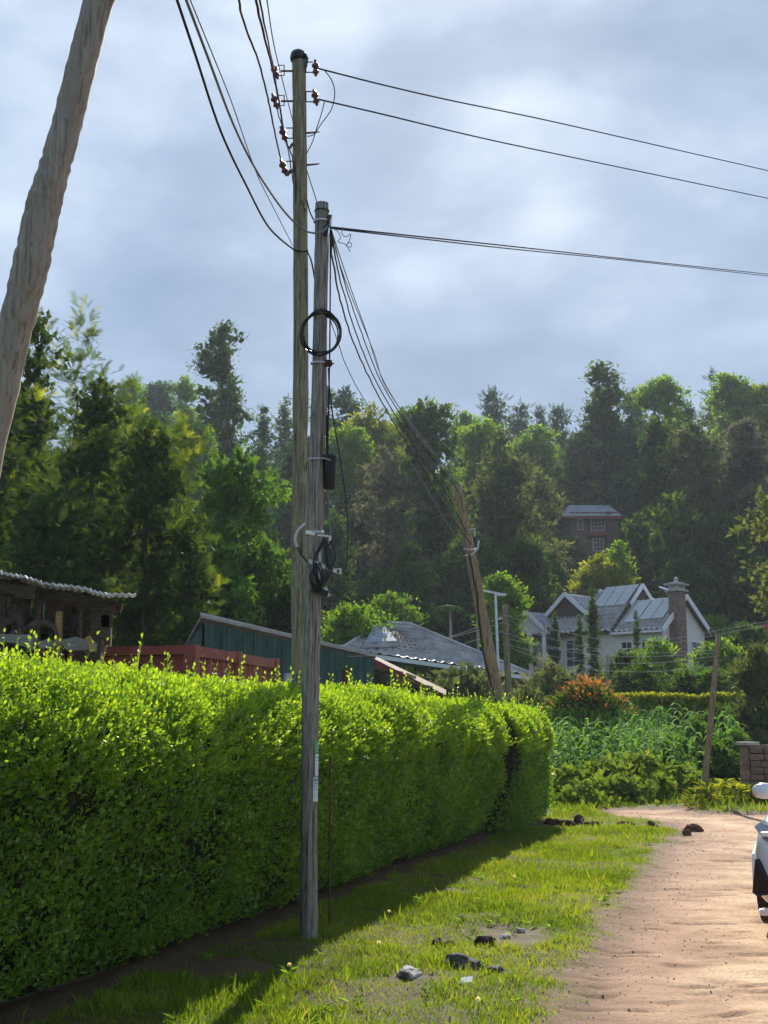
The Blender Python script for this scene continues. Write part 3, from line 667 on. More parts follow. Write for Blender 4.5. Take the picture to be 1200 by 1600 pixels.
T(80, 760, 32, 170, 'frond', 'dark', 'dome', low=.0, label='dark leafy tree directly behind the wood shelter', cover=3, lp=12)
T(374, 702, 45, 176, 'whorl', 'broad', 'dome', low=.02, label='layered broad leaved tree with drooping glossy leaves left of the poles', cover=3.8, lp=13, K_=64, flat=.42, droop=.5, hang=.35, young=.5, clump=1.0)
T(340, 850, 41, 150, 'whorl', 'broad', 'flat', low=0, label='drooping broad leaved shrub tree behind the red container', cover=3, lp=12, flat=.5, droop=.4)
T(440, 900, 44, 100, 'leaf', 'dark', 'dome', low=0, label='dark shrub tree behind the green shed left of the poles', cover=3.5, lp=8)
for i, (px, tp, Y, wp) in enumerate([(30, 640, 50, 170), (160, 660, 50, 170), (270, 740, 52, 150)]):
    T(px, tp, Y, wp, 'leaf', 'dark', 'tall', low=0, label=['dark tree at the back of the silky oaks, the left one', 'dark tree at the back of the silky oaks, the middle one', 'dark tree at the back of the silky oaks, the right one'][i], cover=4.5, lp=7)

# garden and field plants in the middle distance
S = dict(name='shrub', cat='shrub')
T(556, 940, 62, 130, 'leaf', 'bright', 'dome', low=0, label='bright rounded shrub behind the green shed and left of the grey tiled roof', young=.6, cover=4, name='shrub', cat='shrub')
T(610, 925, 74, 90, 'leaf', 'bright', 'dome', low=0, label='leafy shrub above the ridge of the grey tiled roof', cover=3.5, **S)
T(786, 898, 76, 84, 'leaf', 'bright', 'dome', low=0, label='light green tree beside the white mast', young=.4, cover=3.6, lp=5.5, K_=34)
T(845, 950, 100, 130, 'leaf', 'bright', 'flat', low=0, label='low bright green bank of shrubs left of the white house', cover=4, depth=.5, **S)
T(760, 960, 96, 100, 'leaf', 'bright', 'flat', low=0, label='low green shrubs behind the leaning pole below the banana plant', cover=4, **S)
T(725, 1042, 52, 170, 'needle', 'olive', 'flat', low=0, label='wide feathery olive shrub in front of the grey tiled house', cover=2.6, lp=9, flat=.4, young=.5, hang=.1, **S)
T(640, 1060, 47, 100, 'needle', 'olive', 'flat', low=0, label='feathery shrub right of the timber lean-to', cover=2.6, lp=9, flat=.4, **S)
T(862, 1040, 56, 120, 'needle', 'olive', 'dome', low=0, label='rounded fluffy grey green shrub below the white porch columns', cover=4, lp=8, young=.7, **S)
T(815, 1075, 46, 110, 'needle', 'olive', 'flat', low=0, label='flat feathery shrub behind the end of the hedge', cover=2.8, lp=9, flat=.4, **S)
T(912, 1060, 43, 114, 'leaf', 'mango', 'dome', low=0, label='mango tree with orange young leaves on top of its round crown', cover=4, lp=7.5, K_=50, young=2.2, name='mango_tree')
T(972, 1018, 66, 80, 'leaf', 'dark', 'dome', low=0, label='dark garden shrub with pale flowers before the eave wall', cover=4, **S)
T(1022, 1000, 70, 90, 'leaf', 'bright', 'dome', low=0, label='tall leafy garden tree below the solar panels', cover=4, lp=5.5, young=.3)
T(1000, 1030, 62, 120, 'leaf', 'dark', 'dome', low=0, label='dark thick shrub below the leafy garden tree', cover=4, **S)
T(1075, 1040, 60, 90, 'leaf', 'dark', 'dome', low=0, label='dark shrub at the foot of the chimney', cover=4, **S)
T(1125, 1000, 72, 90, 'leaf', 'bright', 'dome', low=0, label='bright green shrub behind the thin slanted post', cover=4, young=.5, **S)
T(1115, 1045, 58, 80, 'leaf', 'broad', 'dome', low=0, label='broad leaved shrub left of the grey feathery bush', cover=3.6, lp=6.5, **S)
T(1120, 965, 96, 120, 'leaf', 'bright', 'flat', low=0, label='light green shrubs behind the right end of the white house', cover=4, **S)
T(1182, 1008, 44, 110, 'needle', 'olive', 'tall', low=0, label='grey feathery bush at the right edge above the brick wall', cover=3.6, lp=8, **S)
T(1168, 975, 75, 70, 'leaf', 'dark', 'dome', low=0, label='dark shrub beside the red roof', cover=4, **S)
T(1130, 1100, 45, 86, 'leaf', 'dark', 'flat', low=0, label='dark shrub at the right end of the ivy covered wall', cover=4, **S)
T(1085, 1128, 38, 130, 'whorl', 'broad', 'dome', low=0, label='big leaved bush in the field left of the slanted post', cover=3.8, lp=9, flat=.5, **S)
T(1120, 1160, 34.5, 100, 'leaf', 'dark', 'dome', low=0, label='dark shaded bush behind the foot of the slanted post', cover=4, lp=6, **S)
T(1150, 1140, 36, 60, 'spray', 'broad', 'dome', low=0, label='green bush beside the brick gate pillar', cover=3, lp=7, **S)
# the thicket beyond the road
for i, (px, tp, Y, wp, lb) in enumerate([
    (885, 1198, 30.0, 110, 'low thicket bush next to the end of the hedge'), (940, 1186, 31.0, 120, 'thicket bush with yellow green leaves, second from the hedge'),
    (1000, 1178, 32.0, 130, 'highest middle bush of the thicket beyond the road bend'), (1052, 1192, 31.2, 105, 'thicket bush left of the slanted post'),
    (905, 1222, 28.2, 100, 'small front bush of the thicket near the hedge end'), (1080, 1214, 30.6, 60, 'thin twiggy bush right beside the slanted post'), (970, 1212, 29.4, 110, 'front middle bush of the thicket'), (1030, 1214, 29.8, 90, 'front right bush of the thicket')]):
    T(px, tp, Y, wp, 'spray', 'bushy', 'flat', low=0, label=lb, cover=2.9, lp=7, K_=34, rough=.5, young=.5, name='bush', cat='bush', flat=.6, group='bushes of the thicket beyond the road')
# leaves of the near tree at the right edge
T(1200, 755, 34, 100, 'leaf', 'olive', 'tall', low=.56, label='near tree with large pale leaves reaching in at the right edge', cover=1.5, lp=13, K_=40, rough=.8, clump=.7, inner=False, lean=.0)
# slim cypresses before the white house
for px, tp, wp, Y, lb in ((867, 955, 13, 86, 'slim cypress in front of the porch of the white house'), (925, 922, 19, 85, 'tallest slim cypress in front of the white house'), (905, 960, 12, 85.5, 'thin cypress left of the tallest one at the white house'), (993, 955, 11, 83, 'thin cypress in front of the tiled wing of the white house')):
    T(px, tp, Y, wp, 'small', 'dark', 'spindle', low=.0, label=lb, cover=7, lp=3.6, K_=40, clump=1.5, name='cypress_tree', cat='cypress', rough=.2, group='slim cypresses by the white house')
# banana
def banana(px, py, Y, lab, hgt=3.0, n=9, sd=3):
    p = P(px, py, Y); zb = float(H(p[0], Y)); root = thing('banana_plant', (p[0], Y, zb), lab, 'banana plant'); r = random.Random(sd); h = max(1.2, p[2]-zb-.6)
    MB().tube([(0, 0, -.1), (.05, 0, h*.6), (0, 0, h)], [.14, .11, .07], 8).build('stem', M_palebark, root, sm=True)
    for i in range(n):
        a = i*2.4; ln = 1.3+.5*r.random(); mb = MB(); vs = []; fs = []
        for k in range(6):
            t = k/5; wd = .28*math.sin(PI*min(1, t*.95+.04))**.7; rr = ln*t*.8; zz = h+ln*(.75*t-.9*t*t)
            cx, cy = math.cos(a)*rr, math.sin(a)*rr
            vs += [(cx-math.sin(a)*wd, cy+math.cos(a)*wd, zz-.05), (cx, cy, zz), (cx+math.sin(a)*wd, cy-math.cos(a)*wd, zz-.05)]
        for k in range(5):
            b = k*3; fs += [(b, b+1, b+4, b+3), (b+1, b+2, b+5, b+4)]
        mb.add(vs, fs).build('leaf', LM['broad'], root)
banana(703, 938, 85, 'banana plant with long arching leaves above the grey tiled roof')
banana(745, 950, 88, 'second banana plant closer to the leaning brown pole', sd=5)

# maize
def maize_mesh(seed):
    r = random.Random(seed); mb = MB(); h = 1.5+.3*r.random()
    mb.tube([(0, 0, 0), (.02, 0, h*.5), (.0, .02, h)], [.018, .014, .006], 5)
    for i in range(11):
        a = (i % 2)*PI+r.uniform(-.5, .5); z0 = h*(.15+.8*i/11); ln = .75*(.7+.4*r.random()); vs = []; fs = []
        for k in range(5):
            t = k/4; wd = .048*(math.sin(PI*(t*.9+.1))**.8); rr = ln*t*.8; zz = z0+ln*(.9*t-1.05*t*t)
            cx, cy = math.cos(a)*rr, math.sin(a)*rr
            vs += [(cx-math.sin(a)*wd, cy+math.cos(a)*wd, zz), (cx+math.sin(a)*wd, cy-math.cos(a)*wd, zz)]
        fs = [(2*k, 2*k+1, 2*k+3, 2*k+2) for k in range(4)]; mb.add(vs, fs)
    for k in range(4): a = k*1.6; mb.tube([(0, 0, h), (math.cos(a)*.06, math.sin(a)*.06, h+.2)], .006, 3, cap=False)
    me = bpy.data.meshes.new('maize_plant'); me.from_pydata(mb.v, [], mb.f); me.update(); me.materials.append(M_maize); return me
M_maize = leaf_mat('maize leaf', (.15, .30, .06), (.15, .30, .06), trans=.25, rough=.6, spec=.25, tcol=(1.6, 1.5, .6))
mm = [maize_mesh(i) for i in range(5)]
k = 0
for row in range(13):
    Y = 33.5+row*1.05
    x0 = P(845, 1200, Y)[0]; x1 = P(1155, 1200, Y)[0]; x = x0+R.random()*.3
    while x < x1 and k < 290:
        px = 600+x/Y*FPX
        if px < 1040 or R.random() < .5:
            o = obj('maize_plant', mm[R.randrange(5)], None, (x, Y+R.uniform(-.1, .1), float(H(x, Y))-.02)); s = R.uniform(.85, 1.1); o.scale = (s, s, s); o.rotation_euler[2] = R.random()*6.28
            tag(o, 'young maize plant with arching leaves standing in the field beyond the thicket', 'maize plant', 'maize plants in the field'); k += 1
        x += .50+R.random()*.1
print('TREE TRIS', TRI[0], 'maize', k)
# ------------------------------------------------------------------ buildings
def planks_mat(name, a, b): return noise_mat(name, a, b, 9, .85, .35, (1, 1, 6))
M_tile = noise_mat('grey roof tile', (.26, .25, .25), (.52, .50, .49), 1.6, .55, .2, c3=(.40, .37, .35), detail=8, spec=.5)
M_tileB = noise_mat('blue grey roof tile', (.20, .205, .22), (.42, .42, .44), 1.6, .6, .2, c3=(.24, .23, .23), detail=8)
M_redtile = noise_mat('red roof tile', (.20, .05, .04), (.36, .11, .08), 3, .7, .2)
M_cream = noise_mat('cream render', (.76, .70, .60), (.84, .79, .70), 3, .85, .15, c3=(.76, .70, .60))
M_beige = noise_mat('beige render', (.35, .33, .29), (.46, .44, .39), 3, .85, .15)
M_trim = noise_mat('white trim', (.76, .76, .76), (.84, .84, .83), 4, .6, .05)
M_stone = noise_mat('chimney stone', (.12, .085, .065), (.33, .25, .19), 5, .9, .8, c3=(.24, .17, .13))
M_cstone = noise_mat('pale carved stone', (.35, .34, .31), (.5, .48, .44), 8, .8, .3)
M_glass = noise_mat('window glass', (.02, .025, .03), (.05, .06, .07), 1, .08, 0, spec=.8)
M_sheet = noise_mat('smooth grey roofing sheet', (.24, .26, .30), (.36, .38, .42), 2, .75, .05, spec=.15)
M_panel_glare = noise_mat('pale glare panel glass', (.50, .46, .46), (.74, .70, .70), 1.3, .3, 0, spec=.6)  # pale pinkish glare of the solar panels is put into the base colour
M_brickd = noise_mat('dark brown brick', (.08, .052, .042), (.17, .11, .09), 6, .9, .4)
M_gable = noise_mat('dark gable boards', (.045, .032, .028), (.10, .07, .06), 6, .9, .3)
M_redp = noise_mat('dark red paint', (.16, .03, .025), (.24, .05, .04), 5, .6, .1)
M_cont = noise_mat('faded red container paint', (.30, .06, .05), (.46, .11, .09), 4, .6, .15, c3=(.26, .09, .065), spec=.4)
M_contr = noise_mat('rust worn red paint', (.32, .10, .07), (.48, .17, .11), 6, .7, .25, c3=(.20, .09, .055))
M_greens = noise_mat('dark green sheet', (.012, .06, .05), (.035, .10, .082), 3.5, .6, .25, c3=(.05, .09, .07), spec=.3)
M_iron = noise_mat('corrugated iron', (.22, .21, .20), (.42, .40, .38), 3, .5, .2, c3=(.30, .22, .17), metal=.3)
M_wood = planks_mat('old timber', (.05, .035, .024), (.14, .10, .065))
M_wood2 = planks_mat('fresh timber', (.30, .18, .07), (.52, .34, .14))
M_wood3 = planks_mat('grey sawn slab', (.17, .155, .13), (.34, .31, .27))
M_edge = noise_mat('bright sheet edge', (.45, .40, .36), (.75, .70, .66), 7, .6, .1)
M_root = noise_mat('gnarled root wood', (.05, .035, .025), (.17, .13, .095), 12, .9, .8, c3=(.10, .07, .05))
M_brick = noise_mat('rough red brown stone block', (.15, .085, .06), (.38, .25, .18), 9, .95, .7, c3=(.30, .24, .20))
M_mortar = noise_mat('mortar', (.12, .10, .085), (.22, .19, .16), 20, .95, .5)

def tiled(bl, br, tr, tl, tw, ch, name, mat, parent, amp=.045, base=(0, 0, 0)):
    bl, br, tr, tl = [np.array(q, float)-np.array(base) for q in (bl, br, tr, tl)]
    n = np.cross(br-bl, tl-bl); n = n/np.linalg.norm(n)
    if n[2] < 0: bl, br, tr, tl = br, bl, tl, tr; n = -n
    nu = max(2, int(np.linalg.norm(br-bl)/tw)); nv = max(2, int(np.linalg.norm(tl-bl)/ch)); V = []; F = []
    us = np.linspace(0, 1, nu*3+1); wave = amp*.8*np.cos(2*PI*np.arange(nu*3+1)/3)
    for j in range(nv):
        for (vv, up) in ((j/nv, amp), ((j+1)/nv, .0)):
            a = bl+(tl-bl)*vv; b = br+(tr-br)*vv
            V.append(a[None]+(b-a)[None]*us[:, None]+n[None]*(up+wave+.04)[:, None])
    V = np.concatenate(V); k = len(us)
    for r_ in range(2*nv-1):
        for i in range(k-1): F.append((r_*k+i, r_*k+i+1, (r_+1)*k+i+1, (r_+1)*k+i))
    o = obj(name, np_mesh(name, V, F, mat), parent); tag(o, kind='stuff')
    MB().slab([tuple(q) for q in (bl, br, tr, tl)] if np.linalg.norm(tr-tl) > .05 else [tuple(q) for q in (bl, br, tr)], .12).build('roof_deck', M_wood, parent)
    return o
def window(parent, c, xdir, w_, h_, mat_f, bars=(1, 1), deep=.06, out=(0, -1, 0), fr=.07):
    """frame with pane and glazing bars on a wall; c centre (local), xdir horizontal along the wall, out outward"""
    c = Vector(c); x = Vector(xdir).normalized(); o = Vector(out).normalized(); z = Vector((0, 0, 1)); m = Matrix((x, o, z)).transposed()
    mb = MB(); q = c+o*.03
    mb.box(q+x*(w_/2), (fr, deep, h_+fr), M=m).box(q-x*(w_/2), (fr, deep, h_+fr), M=m).box(q+z*(h_/2), (w_-fr, deep*.9, fr), M=m).box(q-z*(h_/2), (w_-fr, deep*.9, fr), M=m)
    for i in range(1, bars[0]+1): mb.box(q-x*(w_/2)+x*(w_*i/(bars[0]+1)), (fr*.5, deep*.6, h_-fr), M=m)
    for i in range(1, bars[1]+1): mb.box(q-z*(h_/2)+z*(h_*i/(bars[1]+1)), (w_-fr, deep*.5, fr*.5), M=m)
    f = mb.build('window', mat_f, parent); MB().box(c+o*.012, (w_, .02, h_), M=m).build('pane', M_glass, f)
# --- white house on the slope
def white_house():
    O = P(1034, 979, 88); zb = float(H(O[0], 90)); ze = O[2]; A = np.array([-.70, .714]); B = np.array([.714, .70])
    root = thing('house', (O[0], O[1], 0), 'cream walled house with tiled gables, solar panels and tall stone chimney', 'house')
    Z = lambda z: z
    def W(t, s, z): return (A[0]*t+B[0]*s, A[1]*t+B[1]*s, z)
    def wing(t0, t1, s0, s1, z0, z1, name='wall', mat=M_cream):
        m = MB(); c = [W(t0, s0, z0), W(t1, s0, z0), W(t1, s1, z0), W(t0, s1, z0)]; d = [W(t0, s0, z1), W(t1, s0, z1), W(t1, s1, z1), W(t0, s1, z1)]
        m.add(c+d, [(0, 1, 2, 3), (7, 6, 5, 4), (0, 4, 5, 1), (1, 5, 6, 2), (2, 6, 7, 3), (3, 7, 4, 0)]); return m.build(name, mat, root)
    zr1 = P(1065, 934, 90)[2]; zr2 = P(1004, 916, 93.4)[2]; zr3 = P(889, 930, 93.7)[2]; z4 = P(858, 957, 93.3)[2]; ze4 = P(831, 988, 94.3)[2]
    b0 = zb-1.5
    # walls
    wing(0, 4.1, 0, 5.4, b0, ze-.05); wing(4.1, 9.4, .003, 7.4, b0, ze-.06); wing(9.4, 12, 1.2, 7, b0, ze4-.1)
    # gable end infill, right side
    MB().add([W(.01, 0, ze-.05), W(.01, 5.4, ze-.05), W(.01, 2.7, zr1-.15), W(.2, 0, ze-.05), W(.2, 5.4, ze-.05), W(.2, 2.7, zr1-.15)], [(0, 1, 2), (5, 4, 3), (0, 2, 5, 3), (1, 4, 5, 2), (0, 3, 4, 1) ]).build('gable_wall', M_cream, root)
    # wing 1 roof (ridge along A)
    ov = .35; k1 = (zr1-ze)/2.7; e1 = ze-k1*ov
    tiled(W(-ov, -ov, e1), W(4.1, -ov, e1), W(4.1, 2.7, zr1), W(-ov, 2.7, zr1), .42, .48, 'roof_tiles', M_tile, root, amp=.12)
    tiled(W(4.1, 5.4+ov, e1), W(-ov, 5.4+ov, e1), W(-ov, 2.7, zr1), W(4.1, 2.7, zr1), .42, .48, 'roof_tiles', M_tile, root, amp=.12)
    for s0, sgn in ((-ov, 1), (5.4+ov, -1)):
        MB().beam(W(-ov-.03, s0-.1*sgn, e1-.02), W(-ov-.03, 2.7, zr1+.08), .07, .34).build('bargeboard', M_trim, root)
    MB().beam(W(-ov, -ov-.06, e1-.02), W(4.0, -ov-.06, e1-.02), .12, .16).build('gutter', M_trim, root)
    tiled(W(-.9, 5.9, ze-.5), W(3.4, 7.4, ze-.5), W(3.4, 5.4, ze+.1), W(-.5, 5.4, ze+.1), .3, .36, 'side_roof_tiles', M_tile, root)
    # wing 2: higher ridge behind
    s2 = 3.6; k2 = (zr2-ze)/(s2+ov); 
    tiled(W(3.9, -ov, ze-.15), W(7.2, -ov, ze-.15), W(7.6, s2, zr2), W(3.9, s2, zr2), .42, .48, 'roof_tiles', M_tile, root, amp=.12)
    tiled(W(9.4, 2*s2+ov, ze-.1), W(3.9, 2*s2+ov, ze-.1), W(3.9, s2, zr2), W(9.4, s2, zr2), .42, .48, 'roof_tiles', M_tile, root, amp=.12)
    MB().add([W(4.0, .3, ze), W(4.0, 7.1, ze), W(4.0, s2, zr2-.2), W(4.2, .3, ze), W(4.2, 7.1, ze), W(4.2, s2, zr2-.2)], [(0, 1, 2), (5, 4, 3), (0, 2, 5, 3), (1, 4, 5, 2), (0, 3, 4, 1) ]).build('gable_wall', M_gable, root)
    for s0, s1_, z0 in ((2.0, s2, ze-.1+k2*(2.35)), (7.3, s2, ze+.1)): MB().beam(W(3.86, s0, z0), W(3.86, s1_, zr2+.08), .07, .3).build('bargeboard', M_trim, root)
    # wing 3: gable facing the road, ridge along B at t=8
    w3 = 2.1; zf3 = zr3-w3*.80
    tiled(W(8-w3, -.3, zf3), W(8-w3, 4, zf3), W(8, 4, zr3), W(8, -.3, zr3), .42, .48, 'roof_tiles', M_tile, root, amp=.12)
    tiled(W(8+w3, 4, zf3), W(8+w3, -.3, zf3), W(8, -.3, zr3), W(8, 4, zr3), .42, .48, 'roof_tiles', M_tile, root, amp=.12)
    m = MB(); m.slab([W(8-w3*.86, .1, zf3+.30+.16), W(8-w3*.86, 3.2, zf3+.30+.16), W(8-.1, 3.2, zr3+.10), W(8-.1, .1, zr3+.10)], .05); m.build('roofing_sheet', M_sheet, root)
    MB().add([W(8-w3+.2, 0, zf3), W(8+w3-.2, 0, zf3), W(8, 0, zr3-.2), W(8-w3+.2, .2, zf3), W(8+w3-.2, .2, zf3), W(8, .2, zr3-.2)], [(0, 2, 1), (3, 4, 5), (0, 3, 5, 2), (1, 2, 5, 4), (0, 1, 4, 3) ]).build('gable_wall', M_gable, root)
    for sg in (-1, 1): MB().beam(W(8+sg*(w3+.1), -.34, zf3-.05), W(8, -.34, zr3+.09), .07, .3).build('bargeboard', M_trim, root)
    # lower front roof between the gables
    tiled(W(4.6, -1.7, ze-.25), W(10.0, -1.7, ze-.25), W(9.4, .9, zf3+.5), W(6.0, .9, zf3+.5), .42, .48, 'roof_tiles', M_tile, root, amp=.12)
    wing(5.2, 8.2, -1.1, .0, b0, ze-.35)
    # porch gable with columns
    tp = 10.2; sp = -1.9; w4 = 1.55; zf4 = z4-w4*.78
    tiled(W(tp-w4, sp-.2, zf4), W(tp-w4, 2, zf4), W(tp, 2, z4), W(tp, sp-.2, z4), .42, .48, 'roof_tiles', M_tile, root, amp=.12)
    tiled(W(tp+w4, 2, zf4), W(tp+w4, sp-.2, zf4), W(tp, sp-.2, z4), W(tp, 2, z4), .42, .48, 'roof_tiles', M_tile, root, amp=.12)
    MB().slab([W(tp-w4*.9, sp+.3, zf4+.32), W(tp-w4*.9, 1.2, zf4+.32), W(tp-.1, 1.2, z4+.1), W(tp-.1, sp+.3, z4+.1)], .05).build('roofing_sheet', M_sheet, root)
    MB().add([W(tp-w4+.15, sp, zf4), W(tp+w4-.15, sp, zf4), W(tp, sp, z4-.15), W(tp-w4+.15, sp+.2, zf4), W(tp+w4-.15, sp+.2, zf4), W(tp, sp+.2, z4-.15)], [(0, 2, 1), (3, 4, 5), (0, 3, 5, 2), (1, 2, 5, 4), (0, 1, 4, 3)]).build('gable_wall', M_cream, root)
    for sg in (-1, 1): MB().beam(W(tp+sg*(w4+.12), sp-.24, zf4-.1), W(tp, sp-.24, z4+.09), .07, .3).build('bargeboard', M_trim, root)
    MB().beam(W(tp-w4, sp+.1, zf4-.15), W(tp+w4, sp+.1, zf4-.15), .3, .3).build('porch_beam', M_cream, root)
    for t in (tp-w4+.2, tp-.1, tp+w4-.2, 7.6): 
        MB().lathe(W(t, sp+.1, b0), [(.24, 0), (.24, 1.6), (.17, 1.7), (.16, zf4-.5-b0), (.24, zf4-.42-b0), (.24, zf4-.3-b0)], 12).build('column', M_trim, root, sm=False)
    wing(8.4, 12.2, -.6, 1.2, b0, zf4-.35, 'recess_wall', M_cream)
    # windows and doors
    bo = (-B[0], -B[1], 0); ax = (A[0], A[1], 0); ao = (-A[0], -A[1], 0); bx = (B[0], B[1], 0)
    for t, s, w_, h_, z in ((1.2, -.01, .9, 1.5, ze-1.6), (2.9, -.01, .9, 1.4, ze-1.6), (6.7, -1.11, 1.3, 1.9, ze-1.6), (9.4, -.61, 1.1, 2.2, zf4-1.7), (11, -.61, 1.1, 2.2, zf4-1.7)):
        window(root, W(t, s, z), ax, w_, h_, M_trim, (1, 2), out=bo)
    window(root, W(-.01, 4.25, ze-1.9), bx, 1.25, 2.1, M_trim, (1, 2), out=ao); window(root, W(-.01, .45, ze-1.3), bx, .5, 1.2, M_trim, (0, 1), out=ao)
    # solar panels, proud of the tiles
    def solar(t0, t1, f0, f1, se, zz0, sr, zz1, n):
        for i in range(n):
            a = t0+(t1-t0)*i/n+.03; b = t0+(t1-t0)*(i+1)/n-.03; q = []
            for (t, f) in ((a, f0), (b, f0), (b, f1), (a, f1)):
                q.append(W(t, se+(sr-se)*f, zz0+(zz1-zz0)*f+.22))
            fr = MB().slab(q, .05).build('solar_panel', M_steel, root)
            c = np.mean(np.array(q), 0); q2 = [tuple(c+(np.array(v)-c)*.95+np.array([0, 0, .012])) for v in q]
            MB().slab(q2, .012).build('glass', M_panel_glare, fr)
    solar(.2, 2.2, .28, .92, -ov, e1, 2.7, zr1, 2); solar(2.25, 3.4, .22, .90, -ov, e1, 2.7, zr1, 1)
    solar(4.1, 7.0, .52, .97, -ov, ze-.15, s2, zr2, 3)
    # chimney of rough stone
    s0, s1 = .95, 1.95; t0, t1 = -.72, 0.0; zt = P(1058, 925, 88.9)[2]
    ch = wing(t0+.03, t1, s0+.03, s1-.03, b0, zt, 'chimney', M_mortar); m = MB(); r = random.Random(3)
    z = b0
    while z < zt-.12:
        h = r.uniform(.13, .24); h = min(h, zt-z)
        for (a0, b0_, fix, ax_) in ((s0, s1, t0, 's'), (t0, t1, s0, 't'), (t0, t1, s1, 't')):
            u = a0
            while u < b0_-.02:
                l = min(r.uniform(.18, .42), b0_-u)
                if ax_ == 's': cc = W(fix+.02, u+l/2, z+h/2); m.box(cc, (.09+.03*r.random(), l-.02, h-.02), rz=math.atan2(-A[1], -A[0]))
                else: cc = W(u+l/2, fix+(.02 if fix == s0 else -.02), z+h/2); m.box(cc, (l-.02, .09+.03*r.random(), h-.02), rz=math.atan2(A[1], A[0]))
                u += l
        z += h
    tag(m.build('stone', M_stone, ch), kind='stuff')
    cc = W((t0+t1)/2, (s0+s1)/2, 0); cx = MB()
    an = math.atan2(B[1], B[0])
    cx.box((cc[0], cc[1], zt+.06), (1.35, 1.1, .12), rz=an); cx.box((cc[0], cc[1], zt+.2), (1.0, .75, .16), rz=an)
    for a, b in ((-.4, -.28), (.4, -.28), (-.4, .28), (.4, .28)):
        v = Matrix.Rotation(an, 3, 'Z') @ Vector((a, b, 0)); cx.box((cc[0]+v.x, cc[1]+v.y, zt+.36), (.14, .14, .2), rz=an)
    cx.box((cc[0], cc[1], zt+.51), (1.45, 1.15, .1), rz=an); cx.box((cc[0], cc[1], zt+.6), (.9, .65, .1), rz=an); cx.lathe((cc[0], cc[1], zt+.64), [(.26, 0), (.2, .08), (.08, .14), (.15, .22), (.16, .3), (.08, .38), (.02, .43)], 10)
    cx.build('chimney_cap', M_cstone, root)
    d = P(1039, 923, 90)
    t = thing('satellite_dish', tuple(d), 'bluish white satellite dish fixed beside the stone chimney', 'satellite dish')
    dm = MB(); dm.lathe((0, 0, 0), [(.02, 0), (.2, .02), (.36, .07), (.46, .13), (.455, .145), (.35, .09), (.2, .045), (.03, .03)], 18); o = dm.build('dish', plain('pale blue dish', (.35, .5, .62), .4), t, sm=True); o.rotation_euler = (math.radians(15), math.radians(18), 0)
    MB().tube([(0, 0, 0), (.3, .1, -.5), (.5, .1, -.55)], .025, 6).build('bracket', M_steel, t); MB().tube([(0, 0, .03), (-.05, -.1, .45)], .012, 5).build('feed_arm', M_steel, t)
white_house()

# --- grey hipped house behind the hedge
def hip_house():
    R1 = P(597, 977, 63); R2 = P(641, 979, 63); C1 = P(535, 1016, 58.5); C2 = P(834, 1058, 60); C3 = P(826, 1054, 70); C4 = P(560, 1012, 68)
    b = np.array([P(680, 1060, 60)[0], 60, 0]); root = thing('house', tuple(b), 'low house with large grey tiled hipped roof behind the green shed', 'house')
    tiled(C1, C2, R2, R1, .42, .45, 'roof_tiles', M_tile, root, amp=.06, base=b)
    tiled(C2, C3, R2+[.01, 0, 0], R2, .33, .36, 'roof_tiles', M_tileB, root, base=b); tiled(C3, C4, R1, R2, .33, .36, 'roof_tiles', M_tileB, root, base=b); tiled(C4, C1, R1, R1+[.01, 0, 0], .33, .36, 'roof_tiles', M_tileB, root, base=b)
    m = MB(); zz = C2[2]-.15
    m.tube([C1-b+[0, 0, .1], R1-b+[0, 0, .12]], .1, 6); m.tube([C2-b+[0, 0, .1], R2-b+[0, 0, .12]], .1, 6); m.tube([R1-b+[0, 0, .12], R2-b+[0, 0, .12]], .11, 6); m.build('ridge_tiles', M_tile, root)
    x0, x1 = C1[0]+.5-b[0], C2[0]-.5-b[0]
    MB().box(((x0+x1)/2, 5.2, zz/2), (x1-x0, 7.5, zz)).build('wall', M_beige, root)
    MB().beam(C1-b-[0, .08, .08], C2-b-[0, .08, .08], .1, .18).build('gutter', M_trim, root)
    for px in (800, 815): window(root, P(px, 1076, 61.4)-b, (1, 0, 0), .45, .8, M_trim, (0, 1))
    # smooth sheeted cross gable at the left
    a = P(570, 1003, 59); c = P(586, 978, 60.5); d = P(601, 979, 61.5); e_ = P(620, 1001, 60)
    MB().slab([a-b, e_-b, d-b+[0, 0, .05], c-b+[0, 0, .05]], .1).build('roofing_sheet', M_sheet, root)
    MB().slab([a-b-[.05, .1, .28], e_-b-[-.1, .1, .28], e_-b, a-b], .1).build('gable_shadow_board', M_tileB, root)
hip_house()

# --- red roofed house at the right edge
def red_house():
    b = P(1215, 1015, 80); b[2] = 0; root = thing('house', tuple(b), 'house with red tiled roof just showing at the right edge', 'house')
    E1 = P(1176, 1008, 78)-b; E2 = E1+np.array([9, 2.5, 0]); R_ = P(1202, 973, 81)-b; R2 = R_+np.array([5, 1.5, 0]); E3 = E1+np.array([-1.5, 7, 0]); 
    tiled(E1, E2, R2, R_, .33, .36, 'roof_tiles', M_redtile, root); tiled(E3, E1, R_, R_+[.01, 0, 0], .33, .36, 'roof_tiles', M_redtile, root); tiled(E2+[-1.5, 7, 0], E3, R_, R2, .33, .36, 'roof_tiles', M_redtile, root)
    c = (E1+E2)/2; MB().box((c[0]-.4, c[1]+3.6, E1[2]/2-.1), (8, 6, E1[2]-.2)).build('wall', M_cream, root)
    window(root, (c[0]-2, c[1]+.6, E1[2]-1.4), (1, 0, 0), 1.2, 1.1, M_trim, (1, 1))
red_house()

